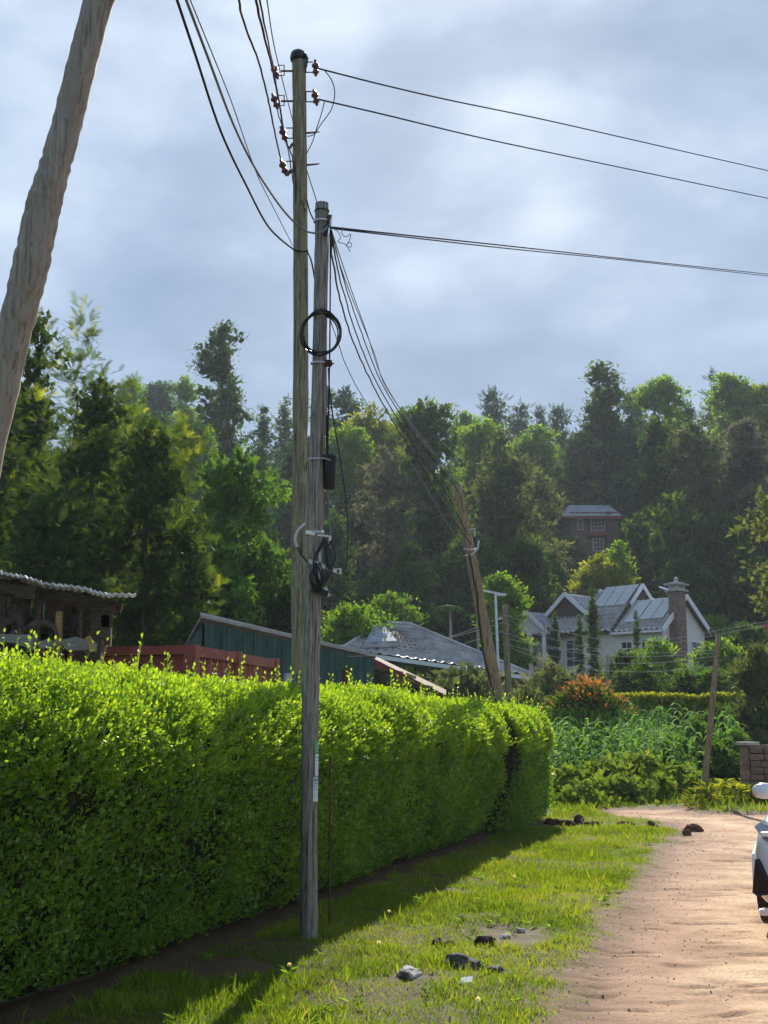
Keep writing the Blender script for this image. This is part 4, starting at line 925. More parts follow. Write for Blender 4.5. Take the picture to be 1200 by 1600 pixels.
# --- upper brick house on the slope
def upper_house():
    Y = 150.; c = P(925, 868, Y); b = np.array([c[0], Y, 0]); root = thing('house', tuple(b), 'dark brick two storey house with grey roof high among the slope trees', 'house')
    x = lambda px, dy=0: P(px, 830, Y+dy)[0]-b[0]
    z = lambda py, dy=0: P(900, py, Y+dy)[2]
    MB().box(((x(891)+x(966))/2, 4, (z(800)+z(960))/2), (x(966)-x(891), 8, z(800)-z(960))).build('wall', M_brickd, root)
    # brick courses
    m = MB(); r = random.Random(8); zz = z(898)
    while zz < z(812):
        u = x(891)
        while u < x(966)-.3: l = r.uniform(.5, .75); m.box((u+l/2, -.02, zz+.14), (l-.05, .06+.03*r.random(), .24)); u += l
        zz += .3
    tag(m.build('brick', M_brickd, root), kind='stuff')
    e0, e1, rz_ = z(809), z(806), z(790, 4)
    tiled((x(878), -1, e0), (x(970), -1, e0), (x(962), 4, rz_), (x(898), 4, rz_), .6, .8, 'roof_tiles', M_sheet, root, amp=.05)
    tiled((x(878), 9, e0), (x(878), -1, e0), (x(898), 4, rz_), (x(898)+.01, 4, rz_), .6, .8, 'roof_tiles', M_sheet, root, amp=.05); tiled((x(970), 9, e0), (x(878), 9, e0), (x(898), 4, rz_), (x(962), 4, rz_), .6, .8, 'roof_tiles', M_sheet, root, amp=.05)
    MB().box(((x(878)+x(970))/2, -1.05, e0-.1), (x(970)-x(878), .1, .3)).build('fascia', M_redp, root)
    for (p0, p1, q0, q1, bars) in ((924, 945, 810, 829, (3, 2)), (926, 942, 842, 861, (2, 2)), (903, 911, 812, 828, (0, 1))):
        window(root, ((x(p0)+x(p1))/2, -.03, (z(q0)+z(q1))/2), (1, 0, 0), x(p1)-x(p0), z(q0)-z(q1), M_cstone, bars, fr=.12)
    MB().box(((x(918)+x(950))/2, -.35, z(835)), (x(950)-x(918), .7, z(832)-z(838))).build('balcony', M_redp, root)
    MB().box((x(950), -.6, (z(795)+z(900))/2), (.35, .35, z(806)-z(900))).build('column', M_brickd, root)
upper_house()

# --- ivy grown brown wall below the white house
wl = P(955, 1140, 48); wr = P(1175, 1140, 48); zw = float(H(wl[0], 48)); zt = P(1000, 1104, 48)[2]
t = thing('garden_wall', (wl[0], 48, zw-.3), 'dull red brown garden wall under a row of ivy', 'wall')
nseg = 6; sw = (wr[0]-wl[0])/nseg; M_bw = noise_mat('red brown wall paint', (.085, .035, .03), (.14, .06, .05), 3, .85, .2)
for i in range(nseg):
    MB().box((sw*(i+.5), 0, (zt-zw+.3)/2), (sw-.10, .15, zt-zw+.3)).build('wall_panel', M_bw, t)
    MB().box((sw*i, -.03, (zt-zw+.4)/2), (.16, .24, zt-zw+.4)).build('pier', M_bw, t)
g = np.random.default_rng(4); n = 15000
xx = g.random(n)*(wr[0]-wl[0]+1)-.5; hh = P(1000, 1085, 48)[2]-zt; zz = (zt-zw+.3)+(-.35+g.random(n)*(hh+.35))*(.75+.5*fbm(xx*1.2, xx*0, 3)); yy = (g.random(n)-.5)*.8
pos = np.stack([xx, yy, zz], -1); v, f, tt = scatter(T_leaf(.6, .1, .1), pos, rdir(n, g)+[0, -.3, .3], rdir(n, g)+[0, -.5, .8], .10+.07*g.random(n), np.clip(.4+.3*g.normal(size=n)+(zz-zz.mean())*.3, 0, 1))
o = obj('ivy', np_mesh('ivy', v, f, LM['yellow'], tt), None, (wl[0], 48, zw-.3)); tag(o, 'yellow green ivy growing along the top of the brown garden wall', 'ivy')

# --- brick wall with pillar at the right
def brick_wall():
    p0 = G(1168, 1252); p1 = np.array([p0[0]+3.2, p0[1]-4.2]); d = p1-p0[:2]; ln = np.linalg.norm(d); d = d/ln; an = math.atan2(d[1], d[0])
    root = thing('brick_wall', (p0[0], p0[1], 0), 'rough brown block wall ending in a capped pillar at the right edge', 'wall', rz=an)
    zt = P(1168, 1168, p0[1])[2]; r = random.Random(5)
    MB().box((ln/2+.2, .12, zt/2-.1), (ln-.04, .14, zt+.1)).build('mortar', M_mortar, root)
    bm_ = []
    for i in range(5):
        m = MB(); m.box((0, 0, 0), (1, 1, 1)); me = bpy.data.meshes.new('brick'); me.from_pydata(m.v, [], m.f); 
        b = bmesh.new(); b.from_mesh(me); 
        for vv in b.verts: vv.co += Vector((r.uniform(-.03, .03), r.uniform(-.12, .12), r.uniform(-.06, .06)))
        bmesh.ops.bevel(b, geom=b.edges[:], offset=.06, segments=1, affect='EDGES'); b.to_mesh(me); b.free(); me.materials.append(M_brick); bm_.append(me)
    bl, bh = .36, .155; rows = int((zt+.02)/bh)
    for j in range(rows+2):
        u = .15
        while u < ln:
            l = bl*r.uniform(.8, 1.15); topz = zt-.02+.10*(u/ln)
            if j*bh+bh*.5 < topz+.05:
                o = obj('brick', bm_[r.randrange(5)], root, (u+l/2, .02+r.uniform(-.01, .01), j*bh+bh/2)); o.scale = (l-.025, .14, bh-.022)
            u += l
    MB().box((.0, .1, zt/2), (.27, .30, zt+.1)).build('pillar', M_brick, root)
    MB().box((.0, .1, zt+.09), (.37, .42, .08)).build('pillar_cap', M_cstone, root, bevel=.015)
    m = MB()
    for j in range(int(ln/.3)): m.box((.3+j*.3, .1, zt+.03+.10*(j*.3/ln)), (.285, .3, .07))
    m.build('coping', M_brick, root)
brick_wall()

# --- green sheet shed
def corrugated(parent, a, b, z0, z1a, z1b, mat, name='sheet', pitch=.19, amp=.022, panel=.95, out=None, base=(0, 0, 0), box=True):
    """vertical corrugated sheets from a to b (xy), bottom z0, top z1a..z1b; every sheet a part"""
    a = np.array(a, float); b = np.array(b, float); ln = np.linalg.norm(b-a); d = (b-a)/ln; nn = np.array([d[1], -d[0]]); n = max(1, round(ln/panel)); L_ = ln/n
    for i in range(n):
        m = int(L_/pitch*4)+1; us = np.linspace(0, L_+.02, m); V = []; off = .006*(i % 2)
        for u in us:
            ph = (u/pitch) % 1; hgt = amp*(1 if ph < .45 else -1)*1.0 if box else amp*math.cos(2*PI*u/pitch)
            q = a+d*(i*L_+u)+nn*(hgt+off); ft = (i*L_+u)/ln; V += [(q[0]-base[0], q[1]-base[1], z0), (q[0]-base[0], q[1]-base[1], z1a+(z1b-z1a)*ft)]
        k = len(us); back = [(v[0]-nn[0]*.012, v[1]-nn[1]*.012, v[2]) for v in V]; F = [(2*j, 2*j+2, 2*j+3, 2*j+1) for j in range(k-1)]+[(2*k+2*j+1, 2*k+2*j+3, 2*k+2*j+2, 2*k+2*j) for j in range(k-1)]+[(2*j+1, 2*j+3, 2*k+2*j+3, 2*k+2*j+1) for j in range(k-1)]
        MB().add(V+back, F).build(name, mat, parent)
def green_shed():
    a = P(318, 972, 24.4); b = P(583, 1034, 37.2); root = thing('shed', (a[0], a[1], 0), 'long dark green corrugated shed behind the hedge and poles', 'shed'); z = a[2]
    corrugated(root, a[:2], b[:2], -.1, z, z, M_greens, base=a, pitch=.32, amp=.03)
    dv = (b-a)[:2]; dv = dv/np.linalg.norm(dv); nv = np.array([-.30, .95])*3.2
    corrugated(root, a[:2]+nv, a[:2], -.1, z-.55, z, M_greens, base=a, pitch=.32, amp=.03)
    # roof falling away to the back
    q = [(np.array([*(a[:2]+dv*-.2-nv*.04), z+.10])-[a[0], a[1], 0]), (np.array([*(b[:2]+dv*.2-nv*.04), z+.10])-[a[0], a[1], 0]), (np.array([*(b[:2]+nv), z-.5])-[a[0], a[1], 0]), (np.array([*(a[:2]+nv), z-.5])-[a[0], a[1], 0])]
    MB().slab(q, .04).build('roof', M_iron, root)
    MB().beam(q[0]+[0, 0, .03], q[1]+[0, 0, .03], .03, .05).build('roof_edge', M_steel, root)
green_shed()
# --- timber lean-to past the green shed
def lean_to():
    b = P(580, 1085, 39); b[2] = 0; root = thing('timber_lean_to', tuple(b), 'open timber lean-to with sloping rusty roof right of the green shed', 'shed')
    p = lambda px, py, dy=0: P(px, py, 39+dy)-b
    MB().slab([p(576, 1026), p(697, 1086), p(697, 1078, 4), p(576, 1020, 4)], .05).build('roof', M_rust, root)
    MB().beam(p(577, 1030, -.03), p(632, 1058, -.03), .05, .16).build('fascia', M_redp, root)
    for x0, y0, x1, y1, mt in ((579, 1041, 630, 1052, M_wood2), (616, 1059, 676, 1075, M_wood2), (634, 1053, 650, 1059, M_wood2), (640, 1068, 692, 1088, M_wood)):
        MB().beam(p(x0, y0, .1), p(x1, y1, .1), .05, .09).build('rail', mt, root)
    for px, top in ((581, 1034), (620, 1052), (659, 1070), (690, 1088)):
        q = p(px, top, .2); MB().box((q[0], q[1], q[2]/2), (.11, .11, q[2])).build('post', M_wood if px != 659 else M_wood3, root)
    q0 = p(578, 1038, 3.6); q1 = p(690, 1090, 3.6); n = 9
    for i in range(n):
        f = (i+.5)/n; x = q0[0]+(q1[0]-q0[0])*f; h = q0[2]+(q1[2]-q0[2])*f-.25; MB().box((x, q0[1], h/2), ((q1[0]-q0[0])/n-.02, .03, h)).build('wall_board', M_wood, root)
lean_to()
def barrel(px, py, Y, wpx, lab, mat):
    p = P(px, py, Y); r_ = wpx/2*Y/FPX; t = thing('barrel', (p[0], p[1], 0), lab, 'barrel'); h = p[2]
    MB().lathe((0, 0, 0), [(r_, 0), (r_, h*.32), (r_*1.05, h*.335), (r_, h*.35), (r_, h*.65), (r_*1.05, h*.665), (r_, h*.68), (r_, h-.03), (r_*1.05, h-.015), (r_*1.03, h), (r_*.9, h), (r_*.9, h-.05)], 16).build('drum', mat, t)
barrel(540, 1047, 34, 17, 'rusty brown barrel standing against the green shed', M_rust)
barrel(604, 1052, 38, 28, 'large old wooden barrel under the timber lean-to', M_wood)
barrel(448, 1052, 27, 17, 'grey metal barrel right beside the taller pole by the green shed', M_steel)

# --- red shipping container
def container():
    c = P(300, 1010, 17.2); zt = c[2]; root = thing('shipping_container', (c[0], c[1], 0), 'faded red steel container with ribbed sides behind the hedge', 'container')
    e = P(424, 1030, 20.6); d = np.array([e[0]-c[0], e[1]-c[1]]); ln = 3.55; d = d/np.linalg.norm(d); nn = np.array([-d[1], d[0]])
    def Q(u, v, z): return (d[0]*u+nn[0]*v, d[1]*u+nn[1]*v, z)
    for (u, v) in ((0, 0), (0, 2.4)): MB().beam(Q(u, v, 0), Q(u, v, zt+.02), .17, .17, upv=Q(1, 0, 0)).build('corner_post', M_cont, root)
    # end wall towards the left
    corrugated(root, (Q(0, 2.3, 0)[0], Q(0, 2.3, 0)[1]), (Q(0, .08, 0)[0], Q(0, .08, 0)[1]), .1, zt-.12, zt-.12, M_cont, name='end_panel', pitch=.9, amp=.012, panel=1.2)
    MB().beam(Q(-.02, 2.4, zt-.05), Q(-.02, 0, zt-.05), .12, .12).build('top_rail', M_cont, root)
    # long side: two ribbed panels between posts
    zt2 = zt
    for (u0, u1, mt) in ((.1, 1.62, M_cont), (1.80, 3.45, M_contr)):
        a = Q(u0, 0, 0); b = Q(u1, 0, 0); corrugated(root, a[:2], b[:2], .1, zt2-.1, zt2-.1, mt, name='side_panel', pitch=.25, amp=.04, panel=5)
        MB().beam(Q(u0, -.02, zt2-.06), Q(u1, -.02, zt2-.06), .1, .14).build('top_rail', mt, root)
    for u in (1.71, 3.54): MB().beam(Q(u, -.02, 0), Q(u, -.02, zt2+.03), .16, .16, upv=Q(1, 0, 0)).build('corner_post', M_contr, root)
    MB().slab([Q(0, 0, zt-.02), Q(3.5, 0, zt-.02), Q(3.5, 2.4, zt-.02), Q(0, 2.4, zt-.02)], .04).build('roof', M_iron, root)
    corrugated(root, Q(3.5, 2.4, 0)[:2], Q(0, 2.4, 0)[:2], .1, zt-.1, zt-.1, M_cont, name='side_panel', pitch=.25, amp=.04, panel=5); corrugated(root, Q(3.5, 0, 0)[:2], Q(3.5, 2.4, 0)[:2], .1, zt-.1, zt-.1, M_cont, name='end_panel', pitch=.25, amp=.03, panel=5)
container()

# --- wood shelter at the left
def shelter():
    Y = 15.2; b = P(100, 1000, Y); b[2] = 0; root = thing('wood_shelter', tuple(b), 'open timber shelter with rusty corrugated iron roof at the left edge', 'shelter')
    edge_ = [(-90, 884), (-30, 889), (0, 896), (31, 902), (62, 912), (101, 917), (140, 924), (170, 931), (209, 932)]
    for i in range(len(edge_)-1):
        (x0, y0), (x1, y1) = edge_[i], edge_[i+1]; m = MB(); V = []; k = 17
        for j in range(k):
            f = j/(k-1); px = x0+(x1+3-x0)*f; py = y0+(y1-y0)*f; w_ = .012*math.cos(f*2*PI*4)
            for yy in (0, 3.6): q = P(px, py, Y)-b; V.append(((q[0]+b[0])*(1+yy/15.2)-b[0], yy, q[2]+w_+.012*(i % 2)+.100*yy))
        MB().tube([(v[0], v[1]-.01, v[2]+.004) for v in V[::2]], .017, 5).build('sheet_edge', M_edge, root)
        up = [(v[0], v[1], v[2]-.012) for v in V]; n2 = 2*k
        F = [(2*j, 2*j+2, 2*j+3, 2*j+1) for j in range(k-1)]+[(n2+2*j+1, n2+2*j+3, n2+2*j+2, n2+2*j) for j in range(k-1)]+[(2*j, n2+2*j, n2+2*j+2, 2*j+2) for j in range(k-1)]
        m.add(V+up, F).build('roof_sheet', M_iron, root)
    rz = lambda px: P(px, np.interp(px, [e[0] for e in edge_], [e[1] for e in edge_]), Y)[2]
    for px, dy, mt, w_ in ((-60, .3, M_wood, .12), (4, .4, M_wood, .09), (62, .3, M_wood, .05), (91, .5, M_wood, .06), (153, .4, M_wood, .13), (128, .3, M_wood, .04), (30, 3.2, M_wood, .1), (170, 3.2, M_wood, .1)):
        q = P(px, 950, Y+dy)-b; h = rz(px)-.06+.1*dy; MB().box((q[0], dy, h/2), (w_, w_, h)).build('post', mt, root)
    q = P(82, 950, Y)-b; MB().box((q[0], .35, P(82, 951, Y)[2]/2), (.075, .075, P(82, 951, Y)[2])).build('stake', M_wood2, root)
    for (x0, y0, x1, y1, dy, h) in ((-90, 905, 60, 926, .25, .12), (26, 925, 56, 928, .2, .14), (60, 924, 180, 946, .3, .10), (-80, 915, 190, 950, 3.3, .12)):
        MB().beam(P(x0, y0, Y+dy)-b, P(x1, y1, Y+dy)-b, .06, h).build('beam', M_wood, root)
    for i in range(9):
        px = 155+i*0; 
    for i in range(14):
        x = P(-90+i*19, 950, Y+3.45)[0]-b[0]; h = rz(-80+i*17)+.22; MB().box((x, 3.45, h/2), (.12, .025, h)).build('wall_board', M_wood, root)
    for k_, (px, tp, bt) in enumerate(((160, 944, 962), (171, 946, 964), (165, 965, 1000))):
        q0 = P(px, tp, Y+.3)-b; MB().box((q0[0], .3, q0[2]-.12), (.10, .03, .3)).build('wall_board', M_wood, root)
    return b
sb = shelter()
def root_piece(px, py, Y, s, seed, lab, mat=M_root, zb=None, name='root_stump', squash=1):
    r = random.Random(seed); p = P(px, py, Y); t = thing(name, tuple(p), lab, 'driftwood' if False else 'tree root', 'gnarled roots stacked under the shelter'); m = MB()
    for i in range(9):
        a = r.random()*6.28; pts = [Vector((0, 0, 0))]; d = Vector((math.cos(a), .5*math.sin(a), r.uniform(-1, .5))).normalized(); s_ = s*.72
        for j in range(6): d = (d+Vector((r.uniform(-.7, .7), r.uniform(-.4, .4), r.uniform(-.8, .6)))).normalized(); pts.append(pts[-1]+d*s_*.2)
        r0 = s*r.uniform(.06, .15); m.tube(pts, [r0*(1-.12*j)*(1+.35*r.random()) for j in range(7)], 7)
    m.build('wood', mat, t, sm=True); return t
for i, (px, py, dY, s, lb) in enumerate([(35, 955, .5, .62, 'big twisted root hanging at the left of the shelter'), (48, 985, .4, .55, 'forked root leaning beside the thin shelter pole'), (10, 990, .6, .6, 'tangled reddish roots low at the left of the shelter'), (105, 965, .6, .55, 'curved pale root in the middle of the shelter'), (128, 972, .55, .5, 'gnarled root at the right of the shelter'), (120, 990, .8, .55, 'thick root log low at the right of the shelter'), (75, 1000, .7, .5, 'dark root between the two pale slabs')]):
    root_piece(px, py, 15.2+dY, s, 30+i, lb)
def slab_piece(pts, Y, th, lab, mat=M_wood3, name='timber_slab'):
    q = [P(x, y, Y) for x, y in pts]; c = np.mean(q, 0); t = MB().slab([v-c for v in q], th).build(name, mat, None, loc=c); tag(t, lab, 'timber slab'); return t
slab_piece([(-5, 990), (48, 992), (52, 1016), (20, 1004), (-8, 1003)][::-1], 14.9, .3, 'weathered grey timber slab at the lower left of the shelter')
slab_piece([(60, 1003), (75, 998), (80, 1012), (62, 1014)][::-1], 14.9, .3, 'small pale timber slab behind the tall hedge shoot')
slab_piece([(92, 1000), (118, 995), (140, 1001), (139, 1016), (104, 1016)][::-1], 14.9, .4, 'large pale sawn slab under the right side of the shelter')
q0 = P(137, 995, 14.8); q1 = P(146, 1018, 14.8); tag(MB().beam((0, 0, 0), q1-q0, .06, .06).build('timber_stick', M_wood2, None, loc=q0), 'short brown stick leaning on the pale sawn slab', 'stick')
# rusty slope of scrap roof behind the shelter stake
# ------------------------------------------------------------------ poles
def pole(name, pts, widths, mat, lab, zb=None, n=14, seed=1, extra=.0):
    """pts: (px, py, Y) from top to foot; widths in photograph pixels"""
    q = [P(*p) for p in pts]; b = q[-1].copy(); g0 = float(H(b[0], b[1])) if zb is None else zb
    # carry the foot into the ground
    d = q[-1]-q[-2]; 
    if b[2] > g0: q.append(q[-1]+d*((b[2]-g0+.15)/max(.01, -d[2]))); widths = widths+[widths[-1]]
    root = thing(name, (q[-1][0], q[-1][1], g0), lab, 'pole'); o = np.array([q[-1][0], q[-1][1], g0])
    C = catmull([v-o for v in q], 10); rs = np.interp(np.linspace(0, 1, len(C)), np.linspace(0, 1, len(widths)), [wd/2*qq[1]/FPX*1.0 for wd, qq in zip(widths, q)])
    g = np.random.default_rng(seed); rs = rs*(1+.03*g.normal(size=len(rs)))
    mb = MB(); mb.tube(C, list(rs), n); s = mb.build('shaft', mat, root, sm=False)
    s.data.polygons.foreach_set('use_smooth', [len(p.vertices) == 4 for p in s.data.polygons])
    return root, o, C, rs
def catmull(p, k):
    p = [np.array(v, float) for v in p]; out = []
    for i in range(len(p)-1):
        a = p[i-1] if i > 0 else 2*p[0]-p[1]; b, c = p[i], p[i+1]; d = p[i+2] if i+2 < len(p) else 2*p[-1]-p[-2]
        for j in range(k):
            t = j/k; out.append(.5*((2*b)+(-a+c)*t+(2*a-5*b+4*c-d)*t*t+(-a+3*b-3*c+d)*t**3))
    out.append(p[-1]); return [tuple(v) for v in out]
TY_ = 12.6; FY = 10.45
tp, tpo, _, _ = pole('utility_pole', [(467, 92, TY_), (469, 300, TY_), (470, 560, TY_), (468, 850, TY_), (469, 1060, TY_)], [23, 24, 25, 26, 28], M_pole1, 'taller round timber utility pole rising from the hedge with insulators near its top', zb=0)
fp, fpo, fC, _ = pole('utility_pole', [(503, 318, FY), (500, 520, FY), (494, 760, FY), (487, 1000, FY), (483, 1250, FY), (483, 1446, FY)], [22, 23, 25, 27, 26, 27], M_pole2, 'shorter grey timber pole in front of the hedge with cable coils and stickers', zb=0)
lp, lpo, _, _ = pole('leaning_pole', [(170, -60, 5.6), (154, 0, 5.6), (128, 100, 5.6), (103, 200, 5.62), (80, 280, 5.62), (66, 330, 5.64), (47, 420, 5.65), (18, 540, 5.7), (-28, 740, 5.75)], [50, 50, 48, 49, 53, 57, 60, 54, 54], M_pole3, 'thick smooth timber pole leaning across the upper left corner', zb=0, seed=3)
bp, bpo, _, _ = pole('leaning_pole', [(715, 757, 23), (738, 880, 23), (762, 1010, 23), (782, 1110, 23)], [13, 17, 20, 21], M_pole4, 'brown timber pole leaning over the end of the hedge with a black cable', seed=4)
def L2(o): return lambda px, py, Y: P(px, py, Y)-o
def ring(c, r, h, m, parent, name, tilt=0):
    mb = MB(); mb.lathe((0, 0, -h/2), [(r, 0), (r+.006, .002), (r+.006, h-.002), (r, h)], 18); o = mb.build(name, m, parent); o.location = tuple(c); o.rotation_euler[0] = tilt; return o
ft = L2(tpo); ff = L2(fpo); fb = L2(bpo)
# tar cap
c = ft(466, 92, TY_); MB().lathe((c[0], c[1], c[2]-.03), [(.078, 0), (.087, .03), (.085, .07), (.075, .10), (.04, .125), (.015, .12)], 14).build('pole_cap', M_rubber, tp, sm=True)
MB().tube([ft(476, 84, TY_-.05), ft(480, 92, TY_-.05), ft(478, 104, TY_-.08)], .016, 6).build('cap_lug', M_rubber, tp)
def insulator(c, parent, s=1.0, tilt=(0, 0)):
    m = MB(); m.lathe((0, 0, -.045*s), [(.012*s, -.02*s), (.012*s, 0), (.026*s, .004*s), (.030*s, .018*s), (.02*s, .03*s), (.018*s, .05*s), (.032*s, .06*s), (.030*s, .078*s), (.018*s, .088*s), (.012*s, .10*s), (.012*s, .118*s)], 12)
    o = m.build('insulator', M_porc, parent, sm=True); o.location = tuple(c); o.rotation_euler = (tilt[0], tilt[1], 0); return o
def dbracket(xi, y, xp, side, double=True, tilt=-.35):
    """insulator at photograph column xi held by a D bracket from the pole face at column xp"""
    m = MB(); Yb = TY_-.03; s = side
    a, b = ft(xi+4*s, y-9, Yb), ft(xp, y-9, Yb); c_, d = ft(xi+4*s, y+7, Yb), ft(xp, y+7, Yb); r = .0065
    e1, e2 = ft(xi+14*s, y-9, Yb), ft(xi+14*s, y+7, Yb)
    if double: m.tube([a, e1, e2, c_], r, 6); m.tube([ft(xi+9*s, y, Yb), ft(xp, y, Yb)], .011, 6)
    else: m.tube([a, b], r, 6); m.tube([c_, d], r, 6); m.tube([b, d], r, 6)
    br = m.build('insulator_bracket', M_rust, tp); insulator(ft(xi, y+1, Yb), br, 1.25, (.15, tilt*s))
for y in (111, 158): dbracket(430, y, 458, 1)
for y in (209, 261): dbracket(443, y, 458, 1, False)
dbracket(493, 106, 478, -1, False, .05); dbracket(493, 152, 478, -1, False, .2)
for y in (207, 257): MB().tube([ft(478, y+1, TY_-.02), ft(489, y, TY_-.04), ft(499, y-1, TY_-.06)], [.011, .010, .006], 6).build('bolt', M_rust, tp)
insulator(ft(452, 270, TY_-.06), tp, .8, (.2, .9)); insulator(ft(455, 228, TY_-.06), tp, .6, (.2, .6))
# front pole fittings
c = ff(503, 330, FY); ring(c, .0605, .012, M_rubber, fp, 'band'); c = ff(503, 345, FY); 
for py, px, m_, w_ in ((346, 502, M_steel, .02), (568, 497, M_steel, .016), (718, 495, M_steel, .014), (832, 492, M_steel, .022)):
    c = ff(px, py, FY); j = np.argmin([abs(v[2]-c[2]) for v in fC]); ring((fC[j][0], fC[j][1], c[2]), .062+.012*(py/900), w_, m_, fp, 'band', .06)
c = ff(515, 343, FY-.03); MB().box(c, (.03, .05, .07)).build('clamp', M_rust, fp); MB().tube([ff(508, 362, FY-.05), ff(516, 350, FY-.06), ff(518, 336, FY-.04)], .008, 6).build('hook', M_steel, fp)
MB().tube([ff(511, 352, FY-.06), ff(508, 368, FY-.07)], .02, 8).build('cable_grip', M_rubber, fp)
c = ff(513, 568, FY-.03); MB().box(c, (.05, .05, .05), rz=.4).build('clamp', M_rust, fp); MB().tube([ff(506, 568, FY-.04), ff(522, 568, FY-.05)], .007, 6).build('bolt', M_rust, fp)
# stickers, bent round the pole
def sticker(px, py0, py1, a0, a1, mat, name='sticker', lab=None, par=fp):
    z0 = ff(px, py1, FY)[2]; z1 = ff(px, py0, FY)[2]; V = []; n = 7
    for z in (z0, z1):
        j = np.argmin([abs(v[2]-z) for v in fC]); cx, cy, _ = fC[j]
        for r_ in (.0735, .0725):
            for k in range(n): a = math.radians(a0+(a1-a0)*k/(n-1)); V.append((cx+r_*math.cos(a), cy+r_*math.sin(a), z))
    F = [(k, k+1, 2*n+k+1, 2*n+k) for k in range(n-1)]+[(n+k+1, n+k, 3*n+k, 3*n+k+1) for k in range(n-1)]+[(k, n+k, n+k+1, k+1) for k in range(n-1)]+[(2*n+k, 2*n+k+1, 3*n+k+1, 3*n+k) for k in range(n-1)]
    o = MB().add(V, F).build(name, mat, par); 
    if lab: o['label'] = lab
sticker(483, 1158, 1176, -55, -12, M_green, 'sticker', 'green sticker'); sticker(483, 1178, 1212, -50, -12, M_paper, 'paper_notice', 'upper white paper notice'); sticker(483, 1214, 1252, -62, -15, M_paper, 'paper_notice', 'lower white paper notice with blue print'); 
for y in (1217, 1223, 1229): 
    pass
def printrows():
    V = []; F = []
    for (y0, y1, a0, a1) in ((1216, 1221, -58, -20), (1223, 1225, -58, -26), (1227, 1229, -56, -30), (1232, 1233, -58, -22), (1182, 1184, -46, -18), (1188, 1189, -46, -22)):
        z0 = ff(483, y1, FY)[2]; z1 = ff(483, y0, FY)[2]; j = np.argmin([abs(v[2]-z0) for v in fC]); cx, cy, _ = fC[j]; b = len(V); n = 5
        for z in (z0, z1):
            for k in range(n): a = math.radians(a0+(a1-a0)*k/(n-1)); V.append((cx+.0745*math.cos(a), cy+.0745*math.sin(a), z))
        F += [(b+k, b+k+1, b+n+k+1, b+n+k) for k in range(n-1)]
    tag(MB().add(V, F).build('blue_print', M_bluep, fp), kind='stuff')
printrows()
# canister closure
t = thing('cable_joint_canister', P(513, 740, FY-.02), 'black cylindrical cable joint canister strapped to the right of the shorter pole', 'cable joint')
MB().lathe((0.012, 0, -.135), [(.036, 0), (.046, .01), (.052, .20), (.058, .26), (.062, .275), (.058, .29), (.02, .295)], 18).build('canister', M_rubber, t, sm=True)
MB().tube([(-.10, .0, .115), (-.04, -.06, .12), (.02, -.07, .10)], .006, 6).build('strap', M_steel, t)
MB().tube([(-.01, .02, .13), (-.012, .02, .5)], .012, 6).build('cable_tail', M_wire, t)
# hanging coil
def coil(name, c, rx, rz_, n, lab, mat, seed, r=.007, spread=.02, rz0=.0, a0=0, a1=2*PI):
    rr = random.Random(seed); t = thing(name, tuple(c), lab, 'cable coil'); 
    for i in range(n):
        pts = []; ox, oz, oy = rr.uniform(-spread, spread), rr.uniform(-spread, spread), rr.uniform(-.02, .02); kx, kz = rx*rr.uniform(.92, 1.06), rz_*rr.uniform(.94, 1.06)
        for k in range(33): a = a0+(a1-a0)*k/32; pts.append((ox+kx*math.cos(a), -.05+oy+.02*math.sin(3*a+i), oz+kz*math.sin(a)))
        MB().tube(pts, r, 6, cap=False).build('cable_loop', mat, t)
    return t
coil('cable_coil', P(501, 524, FY), 32*FY/FPX, 35*FY/FPX, 6, 'black round cable coil hung on the shorter pole below its top', M_rubber, 2, .0065, .012)
# storage frame with more coils
t = thing('cable_rack', P(500, 885, FY-.07), 'white steel cross frame holding black cable on the shorter pole', 'cable frame')
f0 = lambda px, py, dy=0: P(px, py, FY-.07+dy)-P(500, 885, FY-.07)
for a, b, w_ in (((482, 877), (503, 882), .035), ((500, 883), (530, 894), .032), ((500, 862), (499, 930), .02), ((516, 838), (514, 856), .02), ((496, 836), (516, 838), .012), ((530, 888), (530, 897), .035), ((478, 831), (492, 834), .03)):
    MB().beam(f0(*a), f0(*b), .012, w_, upv=(0, 0, 1) if abs(a[0]-b[0]) > 5 else (1, 0, 0)).build('bar', M_white, t)
c = f0(500, 925); MB().box(c, (.14, .08, .05), M=Matrix.Rotation(.3, 3, 'Y')).build('tray', M_rubber, t); MB().beam(f0(508, 918), f0(514, 932), .012, .03, upv=(1, 0, 0)).build('tray_end', M_white, t)
def strands(t, n, c0, c1, wdt, r, mat, seed, Yb):
    rr = random.Random(seed)
    for i in range(n):
        x0 = c0[0]+rr.uniform(-3, 3); x1 = c1[0]+rr.uniform(-4, 4); s = rr.uniform(.4, 1)*wdt*(1 if i % 2 else -1)
        pts = [P(x0, c0[1], Yb), P((x0+x1)/2+s, c0[1]*.6+c1[1]*.4, Yb-.04*rr.random()), P((x0+x1)/2+s*.9, c0[1]*.3+c1[1]*.7, Yb-.03), P(x1, c1[1], Yb)]
        o = P(500, 885, FY-.07); MB().tube([np.array(v)-o for v in catmull(pts, 7)], r, 5, cap=False).build('cable_loop', mat, t)
strands(t, 11, (506, 842), (500, 918), 16, .0055, M_rubber, 4, FY-.10); strands(t, 7, (516, 845), (516, 890), 10, .0055, M_rubber, 5, FY-.08); strands(t, 7, (495, 880), (497, 925), 12, .006, M_rubber, 7, FY-.11)

